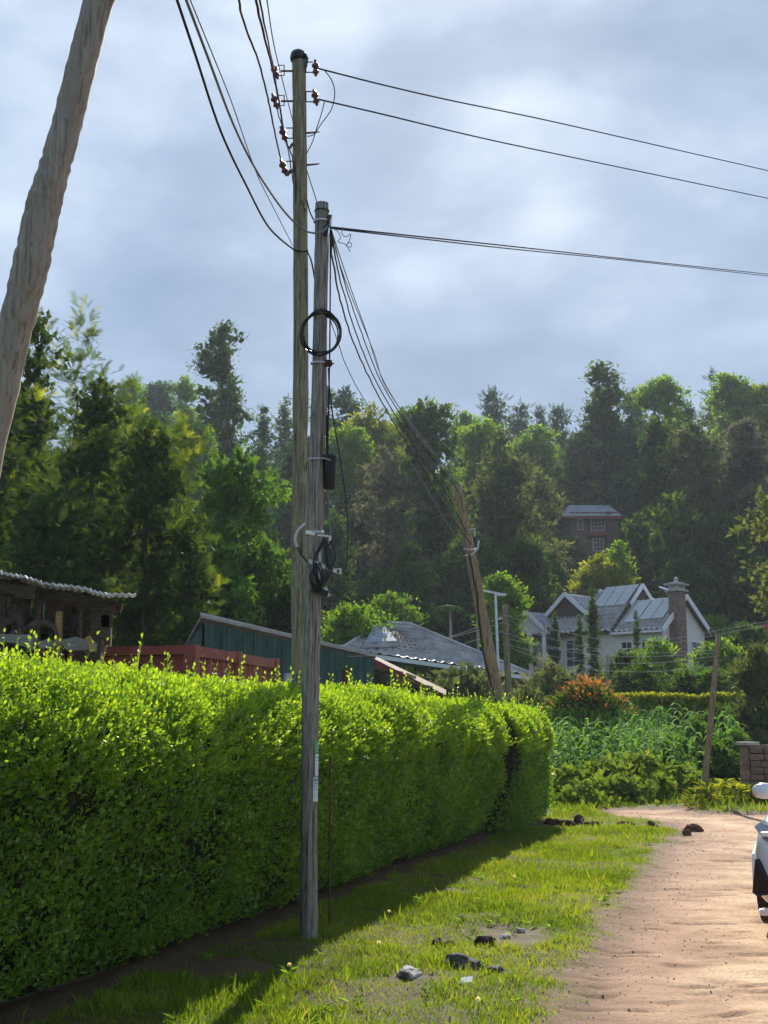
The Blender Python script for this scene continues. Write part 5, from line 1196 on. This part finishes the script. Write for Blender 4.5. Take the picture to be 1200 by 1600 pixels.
# other poles
rp, rpo, _, _ = pole('slanted_post', [(1123, 994, 29), (1112, 1110, 29), (1099, 1250, 29)], [8, 9, 10], M_pole4, 'thin slanted timber post beyond the road bend', seed=6)
sp_, spo, _, _ = pole('utility_pole', [(789, 945, 31), (792, 1020, 31), (796, 1115, 31)], [9, 10, 10], M_pole1, 'slim grey pole standing just right of the leaning brown pole', seed=7)
for y in (962, 975, 990, 1008): MB().tube([P(785, y, 30.8)-spo, P(799, y+1, 30.8)-spo], .02, 6).build('spool', M_greywire, sp_)
pole('garden_post', [(949, 1022, 62), (950, 1075, 62)], [6, 6], M_palebark, 'short grey post in the shrubs below the white house', seed=8)
t = thing('lamp_mast', (P(776, 1040, 44)[0], 44, float(H(P(776, 1040, 44)[0], 44))), 'thin white mast with a cross arm behind the leaning brown pole', 'mast'); o = np.array(t.location)
MB().tube([P(779, 1060, 44)-o, P(774, 926, 44)-o], .045, 8).build('mast', M_white, t); MB().beam(P(752, 922, 44)-o, P(790, 930, 44)-o, .08, .07).build('arm', M_white, t); MB().box(P(784, 929, 44)-o, (.3, .12, .08)).build('lamp_head', M_white, t)
MB().tube([P(776, 968, 44)-o, P(786, 966, 44)-o], .02, 6).build('bracket', M_white, t)
# rusty rod
q = [P(516, 1182, 11.3), P(515, 1437, 11.0)]; o = np.array([q[1][0], q[1][1], 0]); q[1][2] = -.05
tag(MB().tube([v-o for v in q], .009, 6).build('ground_rod', M_rust, None, loc=o), 'thin rusty iron rod standing upright at the hedge right of the shorter pole', 'rod')
# leaf sprays in front of the pole are part of the hedge

# ------------------------------------------------------------------ wires
def wire(pts, r, mat, lab, name='wire', cat='wire', group=None, k=8, wob=0, seed=0):
    q = [P(*p) for p in pts]; c = q[-1].copy(); C = np.array(catmull([v-c for v in q], k)); g = np.random.default_rng(seed)
    if wob: C[1:-1] += g.normal(size=(len(C)-2, 3))*wob
    o = MB().tube(C, r, 6).build(name, mat, None, sm=True, loc=c); tag(o, lab, cat, group); return o
G1 = 'overhead lines coming in from the top'
wire([(372, -8, 7), (381, 35, 7.6), (405, 100, 8.8), (420, 160, 10), (431, 215, 11.3), (441, 257, TY_-.05)], .008, M_brownwire, 'brown wire from the top to the lowest left insulator of the taller pole', group=G1, wob=.0012)
wire([(398, -8, 7), (410, 45, 7.8), (425, 105, 9.2), (437, 165, 10.6), (443, 206, TY_-.05)], .009, M_brownwire, 'brown wire from the top to the third left insulator of the taller pole', group=G1, wob=.0012)
wire([(404, -8, 7), (418, 60, 8.4), (428, 108, TY_-.1)], .007, M_brownwire, 'brown wire ending at the highest left insulator of the taller pole', group=G1, wob=.001)
wire([(416, -8, 7.4), (428, 70, 9.2), (445, 140, 10.8), (459, 195, TY_)], .005, M_greywire, 'thin grey wire passing closest to the left side of the taller pole top', group=G1)
wire([(428, 112, TY_-.06), (436, 160, TY_-.1), (446, 215, TY_-.12), (458, 250, TY_-.12), (466, 300, TY_-.1+.2), (478, 330, 12.2)], .007, M_brownwire, 'brown jumper wire running down from the highest left insulator', wob=.002)
wire([(430, 162, TY_-.06), (440, 195, TY_-.1), (452, 245, TY_-.12), (460, 300, TY_+.1)], .006, M_brownwire, 'brown jumper wire running down from the second left insulator', wob=.002)
wire([(274, -8, 6), (305, 85, 6.6), (345, 205, 7.8), (385, 290, 9.2), (420, 355, 11), (455, 387, TY_-.16), (470, 393, TY_-.17), (481, 392, TY_-.1)], .0085, M_wire, 'outermost dark cable curving in to the taller pole at its lower tie', group=G1)
wire([(288, -8, 6), (325, 90, 6.7), (365, 195, 7.9), (400, 265, 9), (440, 325, 10), (470, 356, 10.4), (490, 364, FY-.12), (506, 360, FY-.1), (513, 352, FY-.06)], .0085, M_greywire, 'grey cable sweeping past the taller pole to the top clamp of the shorter pole', group=G1)
wire([(294, -8, 6), (330, 80, 6.7), (362, 160, 7.6), (400, 268, 9), (430, 330, 10.6), (458, 385, 12.8)], .004, M_greywire, 'thin grey wire between the two thick curved cables', group=G1)
wire([(497, 107, TY_-.05), (600, 133, 14), (700, 156, 15.5), (850, 187, 18), (1000, 221, 21), (1215, 270, 26)], .010, M_wire, 'highest dark line running from the taller pole to the right edge', group='lines running out to the right')
wire([(497, 155, TY_-.05), (600, 179, 14), (750, 215, 16.5), (900, 247, 19), (1215, 313, 26)], .010, M_wire, 'second dark line running from the taller pole to the right edge', group='lines running out to the right')
wire([(518, 355, FY-.05), (640, 368, 12), (800, 385, 14.5), (1000, 407, 19), (1215, 430, 25)], .008, M_wire, 'upper strand of the lowest line from the shorter pole to the right edge', group='lines running out to the right')
wire([(518, 357, FY-.05), (640, 371, 12), (800, 389, 14.5), (1000, 409, 19), (1215, 433, 25)], .007, M_wire, 'lower strand of the lowest line from the shorter pole to the right edge', group='lines running out to the right')
wire([(507, 110, TY_-.06), (518, 125, TY_-.1), (523, 145, TY_-.12), (518, 170, TY_-.1), (503, 192, TY_-.08), (490, 210, TY_-.05), (480, 213, TY_-.02)], .0055, M_wire, 'long looping jumper at the right of the taller pole top')
wire([(507, 158, TY_-.06), (503, 175, TY_-.1), (495, 200, TY_-.1), (488, 222, TY_-.06), (479, 240, TY_)], .0055, M_wire, 'short looping jumper below the second right insulator')
wire([(478, 262, TY_), (487, 290, TY_), (496, 318, TY_+.1)], .005, M_wire, 'thin tie wire running from the taller pole to behind the shorter pole top')
wire([(479, 310, TY_), (484, 330, 12), (491, 345, 11.5)], .009, M_wire, 'short dark cable end between the two pole tops')
wire([(480, 393, TY_-.1), (487, 410, 12.4), (494, 450, 12.8), (500, 480, 13)], .008, M_wire, 'dark cable going down behind the shorter pole from the lower tie')
# curls
def curl(pts, lab): wire(pts, .0035, M_greywire, lab, 'wire_end', 'wire end')
curl([(518, 356, FY-.06), (528, 362, FY-.1), (532, 372, FY-.1), (528, 378, FY-.1), (540, 382, FY-.1), (547, 393, FY-.1)], 'loose curled wire end at the top of the shorter pole, lower one')
curl([(536, 354, FY-.1), (534, 364, FY-.1), (540, 370, FY-.1), (548, 366, FY-.1), (545, 378, FY-.1), (541, 384, FY-.1), (548, 386, FY-.1), (549, 380, FY-.1), (543, 379, FY-.1)], 'loose curled wire end at the top of the shorter pole, upper one')
G2 = 'lines fanning from the pole tops down to the leaning brown pole'
end = 22.9
fan = [([(516, 362, FY), (522, 420, 11.4), (540, 500, 13), (572, 580, 15.5), (615, 660, 18), (660, 730, 20), (700, 800, 21.8), (736, 850, end)], .009, M_brownwire, 'lowest reddish line of the fan', .006),
       ([(517, 360, FY), (530, 430, 11.6), (556, 520, 13.6), (590, 600, 16), (640, 685, 18.6), (700, 775, 21.2), (730, 835, end)], .0075, M_wire, 'second line of the fan', .004),
       ([(518, 360, FY), (538, 440, 11.8), (565, 520, 13.6), (600, 605, 16), (655, 690, 19), (712, 762, 21.6), (724, 800, end)], .0065, M_wire, 'third line of the fan', .003),
       ([(518, 360, FY), (541, 430, 11.7), (573, 520, 13.8), (602, 600, 16), (660, 688, 19.2), (718, 756, 22.6)], .0055, M_greywire, 'fourth thin line of the fan', .0),
       ([(519, 362, FY), (527, 400, 11), (546, 455, 12.3), (584, 550, 14.6), (606, 610, 16), (665, 690, 19.4), (722, 770, 22.8)], .005, M_greywire, 'highest thin line of the fan', .0),
       ([(516, 500, 13.5), (545, 580, 16), (580, 640, 18), (640, 720, 20.5), (700, 820, 22), (738, 872, end)], .006, M_greywire, 'faint line of the fan starting beside the cable coil', .004)]
for i, (p_, r_, m_, l_, wb) in enumerate(fan): wire(p_, r_, m_, l_+' to the leaning brown pole', group=G2, wob=wb*.5, seed=i)
wire([(516, 352, FY-.06), (516, 450, FY-.08), (515, 560, FY-.07), (513, 650, FY-.06), (512, 720, FY-.05)], .0065, M_wire, 'black cable hanging straight down the right side of the shorter pole', 'cable', 'cable')
wire([(514, 365, FY-.02), (511, 470, FY), (510, 560, FY), (510, 700, FY+.03)], .004, M_greywire, 'thin grey wire right against the side of the shorter pole')
wire([(513, 575, FY-.05), (516, 620, FY-.04), (525, 680, FY), (535, 740, FY), (542, 800, FY), (543, 850, FY), (540, 900, FY-.02)], .0065, M_rubber, 'black drop cable bowing out right of the canister', 'cable', 'cable')
wire([(512, 745, FY), (514, 800, FY), (517, 840, FY-.06)], .0045, M_greywire, 'thin grey cable between the canister and the white cross frame', 'cable', 'cable')
wire([(477, 818, FY-.06), (466, 828, FY-.1), (461, 842, FY-.12), (464, 855, FY-.12)], .012, M_palewire, 'pale stub of conduit sticking out left between the two poles', 'cable', 'cable')
wire([(464, 855, FY-.12), (472, 868, FY-.12), (482, 880, FY-.1)], .007, M_rubber, 'black cable running from the pale conduit stub to the frame', 'cable', 'cable')
wire([(733, 865, end-.4), (745, 930, 22.6), (752, 1000, 22.7), (765, 1060, 22.7), (778, 1105, 22.7)], .018, M_rubber, 'black cable running down the leaning brown pole', 'cable', 'cable', wob=.004)
c = fb(735, 858, 23); ring(c, .115, .03, M_palewire, bp, 'band', .2); MB().tube([fb(727, 868, 22.8), fb(738, 866, 22.7), (fb(746, 858, 22.7)), fb(748, 845, 22.8)], .018, 6).build('tie', M_palewire, bp); MB().tube([fb(733, 828, 22.8), fb(741, 826, 22.8), fb(742, 838, 22.8)], .015, 6).build('hook', M_palewire, bp)
G3 = 'slack lines across the front of the white house'
rows = [((790, 962), (870, 985), (1000, 1003), (1215, 968)), ((792, 968), (860, 998), (980, 1014), (1215, 974)), ((793, 990), (870, 1012), (1000, 1020), (1125, 1016)), ((794, 998), (900, 1020), (1000, 1026), (1125, 1020)), ((795, 1008), (900, 1032), (1020, 1036), (1125, 1024)), ((796, 1012), (880, 1040), (1000, 1050), (1125, 1040))]
for i, r4 in enumerate(rows): wire([(r4[0][0], r4[0][1], 31), (r4[1][0], r4[1][1], 31), (r4[2][0], r4[2][1], 30.5), (r4[3][0], r4[3][1], 29.1)], .004, M_palewire, ['topmost', 'second', 'third', 'fourth', 'fifth', 'lowest'][i]+' of the pale slack lines crossing in front of the white house', group=G3)
for i, (y0, y1) in enumerate(((1026, 962), (1018, 972), (1036, 985))): wire([(500+i*20, y0-10, 34), (620, (y0+y1)/2+12, 33), (700, (y0+y1)/2+2, 32), (789, y1, 31)], .0055, M_palewire, ['upper', 'middle', 'lower'][i]+' pale line crossing the grey tiled roof', group='pale lines over the grey roof')

# ------------------------------------------------------------------ car at the right edge
def car():
    c = G(1180, 1432); yaw = math.radians(-27)
    x0 = 3.62; root = thing('parked_car', (x0, 10.1, 0), 'white car facing the camera, cut off by the right edge of the picture', 'car', rz=yaw)
    M_paint = noise_mat('pearl white car paint', (.62, .63, .65), (.70, .71, .73), 2, .22, 0, spec=.6); M_paint.node_tree.nodes['Principled BSDF'].inputs['Coat Weight'].default_value = .6
    M_blk = plain('black trim', (.015, .015, .016), .45); M_tyre = plain('tyre rubber', (.018, .018, .018), .85); M_lens = noise_mat('headlight lens', (.16, .18, .2), (.35, .37, .4), 14, .08, 0, spec=.9); M_amber = plain('amber lens', (.6, .25, .1), .2)
    # stations: y, half width, sill z, belt z, top z, roof half width
    st = [(-.02, .60, .36, .62, .66, .5), (.05, .76, .24, .72, .78, .62), (.22, .83, .20, .80, .88, .72), (.6, .86, .19, .86, .95, .76), (1.1, .865, .19, .93, 1.03, .76), (1.45, .87, .19, .97, 1.10, .70), (1.9, .87, .19, 1.0, 1.38, .62), (2.3, .87, .19, 1.01, 1.50, .60), (3.0, .87, .19, 1.02, 1.52, .60), (3.5, .87, .20, 1.03, 1.46, .58), (3.9, .86, .22, 1.04, 1.22, .60), (4.15, .82, .28, 1.0, 1.06, .64), (4.25, .70, .38, .9, .95, .6)]
    ring_ = []
    for (y, hw, zs, zb_, zt_, rh) in st:
        pr = [(0, zs-.02), (hw*.8, zs-.02), (hw*.97, zs+.06), (hw, zs+(zb_-zs)*.45), (hw*.985, zs+(zb_-zs)*.8), (hw*.95, zb_), (rh+(hw*.95-rh)*.15, zb_+(zt_-zb_)*.82), (rh*.7, zt_-.008), (0, zt_)]
        full = [(x, y, z) for x, z in pr]+[(-x, y, z) for x, z in pr[-2:0:-1]]; ring_.append(full)
    k = len(ring_[0]); V = [v for r_ in ring_ for v in r_]; F = []
    for i in range(len(ring_)-1):
        for j in range(k): F.append((i*k+j, i*k+(j+1) % k, (i+1)*k+(j+1) % k, (i+1)*k+j))
    F += [tuple(range(k)), tuple((len(ring_)-1)*k+j for j in reversed(range(k)))]
    b = MB().add(V, F).build('body', M_paint, root, sm=True); mo = b.modifiers.new('s', 'SUBSURF'); mo.levels = 2; mo.render_levels = 2
    for sx in (-1, 1):
        for y in (.82, 3.42):
            w_ = MB(); w_.tube([(0, 0, 0), (.21*sx, 0, 0)], .315, 26); wh = w_.build('wheel', M_tyre, root, loc=(sx*.665, y, .315), bevel=.02)
            MB().tube([(.205*sx, 0, 0), (.222*sx, 0, 0)], .20, 20).build('rim', M_steel, wh); sp = MB()
            for q in range(5): a = q*2*PI/5; sp.beam((.225*sx, 0, 0), (.225*sx, .19*math.cos(a), .19*math.sin(a)), .03, .02, upv=(1, 0, 0))
            sp.build('spoke', M_steel, wh)
            MB().tube([(sx*.868, y-.37, .28), (sx*.885, y-.27, .58), (sx*.888, y, .70), (sx*.885, y+.27, .58), (sx*.868, y+.37, .28)], .02, 6).build('wheel_arch', M_paint, root)
        hl = MB().slab([(sx*.44, -.005, .72), (sx*.70, .045, .74), (sx*.80, .16, .84), (sx*.76, .22, .875), (sx*.56, .07, .80)] if sx > 0 else [(sx*.56, .07, .80), (sx*.76, .22, .875), (sx*.80, .16, .84), (sx*.70, .045, .74), (sx*.44, -.005, .72)], .05).build('headlight', M_lens, root, bevel=.008)
        MB().lathe((sx*.68, .06, .775), [(.045, 0), (.045, .03), (.02, .035)], 14).build('bulb_housing', M_white, hl)
        MB().slab([(sx*.79, .12, .34), (sx*.74, .045, .32), (sx*.60, .0, .35), (sx*.745, .06, .60)] if sx > 0 else [(sx*.745, .06, .60), (sx*.60, .0, .35), (sx*.74, .045, .32), (sx*.79, .12, .34)], .05).build('fog_lamp_recess', M_blk, root)
        mi = MB(); mi.lathe((0, 0, 0), [(.03, -.065), (.085, -.055), (.115, -.02), (.118, .02), (.09, .055), (.03, .075)], 18); m_ = mi.build('mirror', M_paint, root, sm=True, loc=(sx*.95, 1.5, 1.06)); m_.scale = (1.0, .7, 1.0)
        MB().tube([(sx*.93-sx*1.0, 0, -.03), (sx*-.14, .02, -.06)], .03, 6).build('mirror_arm', M_blk, m_); MB().box((sx*.075, -.055, -.03), (.05, .03, .025)).build('indicator', M_amber, m_)
        MB().slab([(sx*.83, 1.62, 1.04), (sx*.835, 2.4, 1.05), (sx*.70, 2.4, 1.40), (sx*.72, 2.05, 1.37)], .02).build('side_window', M_glass, root)
        MB().slab([(sx*.835, 2.46, 1.05), (sx*.835, 3.4, 1.06), (sx*.70, 3.3, 1.40), (sx*.70, 2.46, 1.40)], .02).build('side_window', M_glass, root)
    MB().slab([(-.72, 1.38, 1.075), (.72, 1.38, 1.075), (.60, 2.02, 1.44), (-.60, 2.02, 1.44)], .03).build('windscreen', M_glass, root)
    MB().slab([(-.42, -.035, .60), (.42, -.035, .60), (.48, -.0, .72), (-.48, -.0, .72)], .05).build('grille', M_blk, root)
    MB().slab([(-.5, -.05, .28), (.5, -.05, .28), (.45, -.055, .46), (-.45, -.055, .46)], .05).build('lower_grille', M_blk, root)
    MB().box((0, -.07, .52), (.5, .02, .11)).build('number_plate', M_white, root)
    MB().box((0, .02, .20), (1.5, .12, .05)).build('front_lip', M_paint, root, bevel=.015)
car()

# ------------------------------------------------------------------ stones, clods, small plants
M_rock = noise_mat('dark basalt stone', (.035, .033, .032), (.12, .11, .105), 14, .85, .8)
M_clod = noise_mat('dark dug soil', (.035, .02, .014), (.10, .06, .04), 25, .95, .9)
M_clodr = noise_mat('red brown clod', (.10, .05, .035), (.20, .10, .07), 22, .95, .9)
M_pale = noise_mat('pale grey pebble', (.25, .23, .21), (.45, .42, .38), 14, .85, .4)
def rock_mesh(seed, rough=.55, sub=3):
    b = bmesh.new(); bmesh.ops.create_icosphere(b, subdivisions=sub, radius=1); g = np.random.default_rng(seed); ph = g.random((5, 3))*9; am = rough/np.array([1, 1.5, 2.2, 3.2, 5])
    fr = np.array([1.3, 2.3, 3.9, 6.5, 11])
    for v in b.verts:
        p = np.array(v.co); d = sum(am[i]*math.sin(fr[i]*p[0]+ph[i, 0]+2*math.sin(fr[i]*p[1]+ph[i, 1]))*math.cos(fr[i]*p[2]+ph[i, 2]) for i in range(5)); v.co = v.co*(1+d*.6)
    me = bpy.data.meshes.new('stone'); b.to_mesh(me); b.free(); return me
def stone(px, py, wpx, hpx, mat, lab, seed, name='stone', cat='stone', dm=.8):
    p = G(px, py); r_ = wpx/2*p[1]/FPX; hz = hpx*p[1]/FPX*.75; me = rock_mesh(seed); me.materials.append(mat)
    o = obj(name, me, None, (p[0], p[1], float(ground_z(p[0], p[1]))+hz*.25)); o.scale = (r_, r_*dm, hz); o.rotation_euler[2] = seed; tag(o, lab, cat); return o
stone(720, 1512, 50, 22, M_rock, 'dark rounded rock lying in the sunny grass', 3)
stone(765, 1524, 40, 12, M_rock, 'flat dark clod right of the rock', 4, 'clod', 'clod')
stone(640, 1530, 40, 12, M_pale, 'pale flat stone left of the dark rock in the grass', 5)
stone(1085, 1296, 24, 11, M_clodr, 'dark red brown clod at the road edge by the bend', 6, 'clod', 'clod')
stone(1072, 1302, 14, 8, M_clodr, 'small clod beside the larger one at the road edge', 7, 'clod', 'clod')
for i, (px, py, w_, h_, lb) in enumerate([(683, 1476, 26, 12, 'dark soil clump in the grass above the pale stone'), (704, 1479, 20, 10, 'smaller dark soil clump beside it in the grass'), (758, 1480, 34, 14, 'dark soil clump left of the bare stony patch'), (905, 1289, 28, 14, 'highest dark soil heap by the far hedge end'), (885, 1292, 30, 9, 'dark soil heap left of the highest one at the far hedge end'), (925, 1291, 26, 8, 'low dark soil heap right of the highest one'), (862, 1290, 34, 9, 'dark soil heap touching the far hedge'), (1018, 1291, 26, 8, 'small soil heap in the grass near the road bend'), (975, 1290, 24, 6, 'tiny soil heap left of the small one near the bend')]):
    stone(px, py, w_, h_, M_clod, lb, 20+i, 'soil_clump', 'soil', .6)
stone(880, 1385, 14, 5, M_pale, 'small pale stone in the grass near the road', 41); stone(790, 1468, 18, 6, M_pale, 'pale stone in the bare patch', 42); stone(812, 1456, 16, 5, M_pale, 'second pale stone at the top of the bare patch', 43)
tag(MB().slab([(-.05, 0, .03), (.04, -.02, .045), (.05, .03, .07), (-.02, .05, .06)], .003).build('plastic_scrap', plain('white plastic film', (.7, .72, .72), .4), None, loc=G(727, 1545)+np.array([0, 0, .0])), 'crumpled white plastic scrap in the grass below the rock', 'litter')
# pebbles and crumbs on the road and its edge
def scatter_stones(name, n, cond, lab, mat, seed, smin, smax, xr, yr):
    g = np.random.default_rng(seed); x = xr[0]+g.random(n)*(xr[1]-xr[0]); y = yr[0]+(yr[1]-yr[0])*g.random(n)**1.3; s = road_sd(x, y); k = cond(x, y, s, g.random(n)); x, y = x[k], y[k]; n = len(x)
    base_ = np.array([[1, 0, 0], [.3, .9, .1], [-.8, .5, 0], [-.7, -.6, .1], [.4, -.8, 0], [.1, 0, .75], [-.2, .1, .6]]); tf = np.array([[0, 1, 5], [1, 2, 6], [1, 6, 5], [2, 3, 6], [3, 4, 5], [3, 5, 6], [4, 0, 5]])
    sc_ = smin+(smax-smin)*g.random(n)**3; ax = norm(np.stack([g.normal(size=n), g.normal(size=n), np.zeros(n)], -1)); z = ground_z(x, y)-.001
    v, f, t = scatter((base_, tf), np.stack([x, y, z], -1), ax, np.tile([0, 0, 1.], (n, 1)), sc_*(1+(y-7)*.03), g.random(n))
    tag(obj(name, np_mesh(name, v, f, mat, t)), lab, 'stones', kind='stuff')
scatter_stones('pebbles', 26000, lambda x, y, s, r: (s > -.25) & (r < np.clip(1.1-s*.75, .10, 1)), 'small pebbles strewn over the dirt road', M_peb if 'M_peb' in globals() else M_pale, 61, .002, .010, (.3, 8), (5.8, 27))
scatter_stones('earth_crumbs', 30000, lambda x, y, s, r: (s > -.4) & (r < np.clip(1.2-s*1.1, .06, 1)), 'brown earth crumbs along the edge of the dirt road', M_clodr, 62, .003, .012, (.3, 8), (5.8, 27))
scatter_stones('hedge_litter', 60000, lambda x, y, s, r: ((x-hA[0])*hn[0]+(y-hA[1])*hn[1] > -.15) & ((x-hA[0])*hn[0]+(y-hA[1])*hn[1] < .25+.5*r) & (y < 20), 'dark crumbs and dry leaf litter at the hedge foot', M_clodr, 63, .004, .016, (-2.6, 2.6), (5.8, 20))
# dandelion clocks
M_puff = leaf_mat('dandelion down', (.6, .6, .58), (.75, .75, .72), trans=.5)
for i, (px, py, lb) in enumerate([(592, 1476, 'white dandelion head on the edge of the hedge shadow'), (608, 1422, 'white dandelion head inside the hedge shadow'), (804, 1367, 'white dandelion head in the far sunny grass'), (452, 1518, 'white dandelion head in the shade near the hedge'), (747, 1575, 'white dandelion head low in the sunny foreground grass')]):
    p = G(px, py+16); t = thing('dandelion', (p[0], p[1], float(ground_z(p[0], p[1]))), lb, 'dandelion', 'dandelion heads in the grass'); h = .085
    MB().tube([(0, 0, 0), (.005, 0, h*.6), (0, .004, h)], .0018, 5).build('stem', M_grass, t); n = 90; g = np.random.default_rng(i); d = rdir(n, g)
    v, f, tt = scatter(T_leaf(.22, .02), np.tile([0, .004, h], (n, 1)), d, rdir(n, g), np.full(n, .016), g.random(n)); obj('seed_head', np_mesh('seed_head', v, f, M_puff, tt), t)
# weeds: broad leaved rosettes in the grass and bright weeds near the wall
def weed(x, y, s, n, lab, seed, group='low broad leaved weeds in the verge', mat=None, up=.6):
    g = np.random.default_rng(seed); z = float(ground_z(x, y)) if y < 30 else 0; pos = np.zeros((n, 3)); pos[:, 2] = g.random(n)*s*up; a = g.random(n)*6.28; pos[:, 0] = np.cos(a)*s*.3*g.random(n); pos[:, 1] = np.sin(a)*s*.3*g.random(n)
    ax = norm(np.stack([np.cos(a), np.sin(a), .25+.5*g.random(n)], -1)); v, f, t = scatter(T_leaf(.4, .08, .12), pos, ax, np.tile([0, 0, 1.], (n, 1)), s*(.5+.5*g.random(n)), g.random(n))
    o = obj('weed', np_mesh('weed', v, f, mat or LM['yellow'], t), None, (x, y, z)); tag(o, lab, 'weed', group)
g = np.random.default_rng(9); c_ = 0
while c_ < 70:
    y = 6.2+g.random()**1.4*16; x = -2+g.random()*6
    s = float(road_sd(np.array([x]), np.array([y]))[0]); sd = (x-hA[0])*hn[0]+(y-hA[1])*hn[1]
    if s < -.1 and sd > .35 and y > 5.9: weed(x, y, .05+.06*g.random(), 9, 'low broad leaved weed among the verge grass', 100+c_, mat=LM['bright']); c_ += 1
for i, (px, py) in enumerate([(1085, 1262), (1105, 1258), (1125, 1256), (1142, 1250), (1160, 1246), (1172, 1243), (1184, 1252), (1150, 1258), (1166, 1256), (1195, 1246), (1130, 1246), (1158, 1225)]):
    p = G(px, py); weed(p[0], p[1], .30, 60, 'bright green leafy weed in front of the brick wall', 300+i, 'leafy weeds before the brick wall', LM['yellow'], up=1.3)
# ------------------------------------------------------------------ haze
hm = bpy.data.materials.new('haze'); hm.use_nodes = True; hn_ = hm.node_tree; hn_.nodes.clear()
ho = N(hn_, 'ShaderNodeOutputMaterial'); hv = N(hn_, 'ShaderNodeVolumePrincipled')
hv.inputs['Color'].default_value = (.78, .86, 1, 1); hv.inputs['Density'].default_value = .00022; hv.inputs['Anisotropy'].default_value = .3
L(hn_, hv.outputs[0], ho.inputs['Volume'])
tag(MB().box((0, 200, 45), (860, 560, 110)).build('haze', hm), kind='stuff')
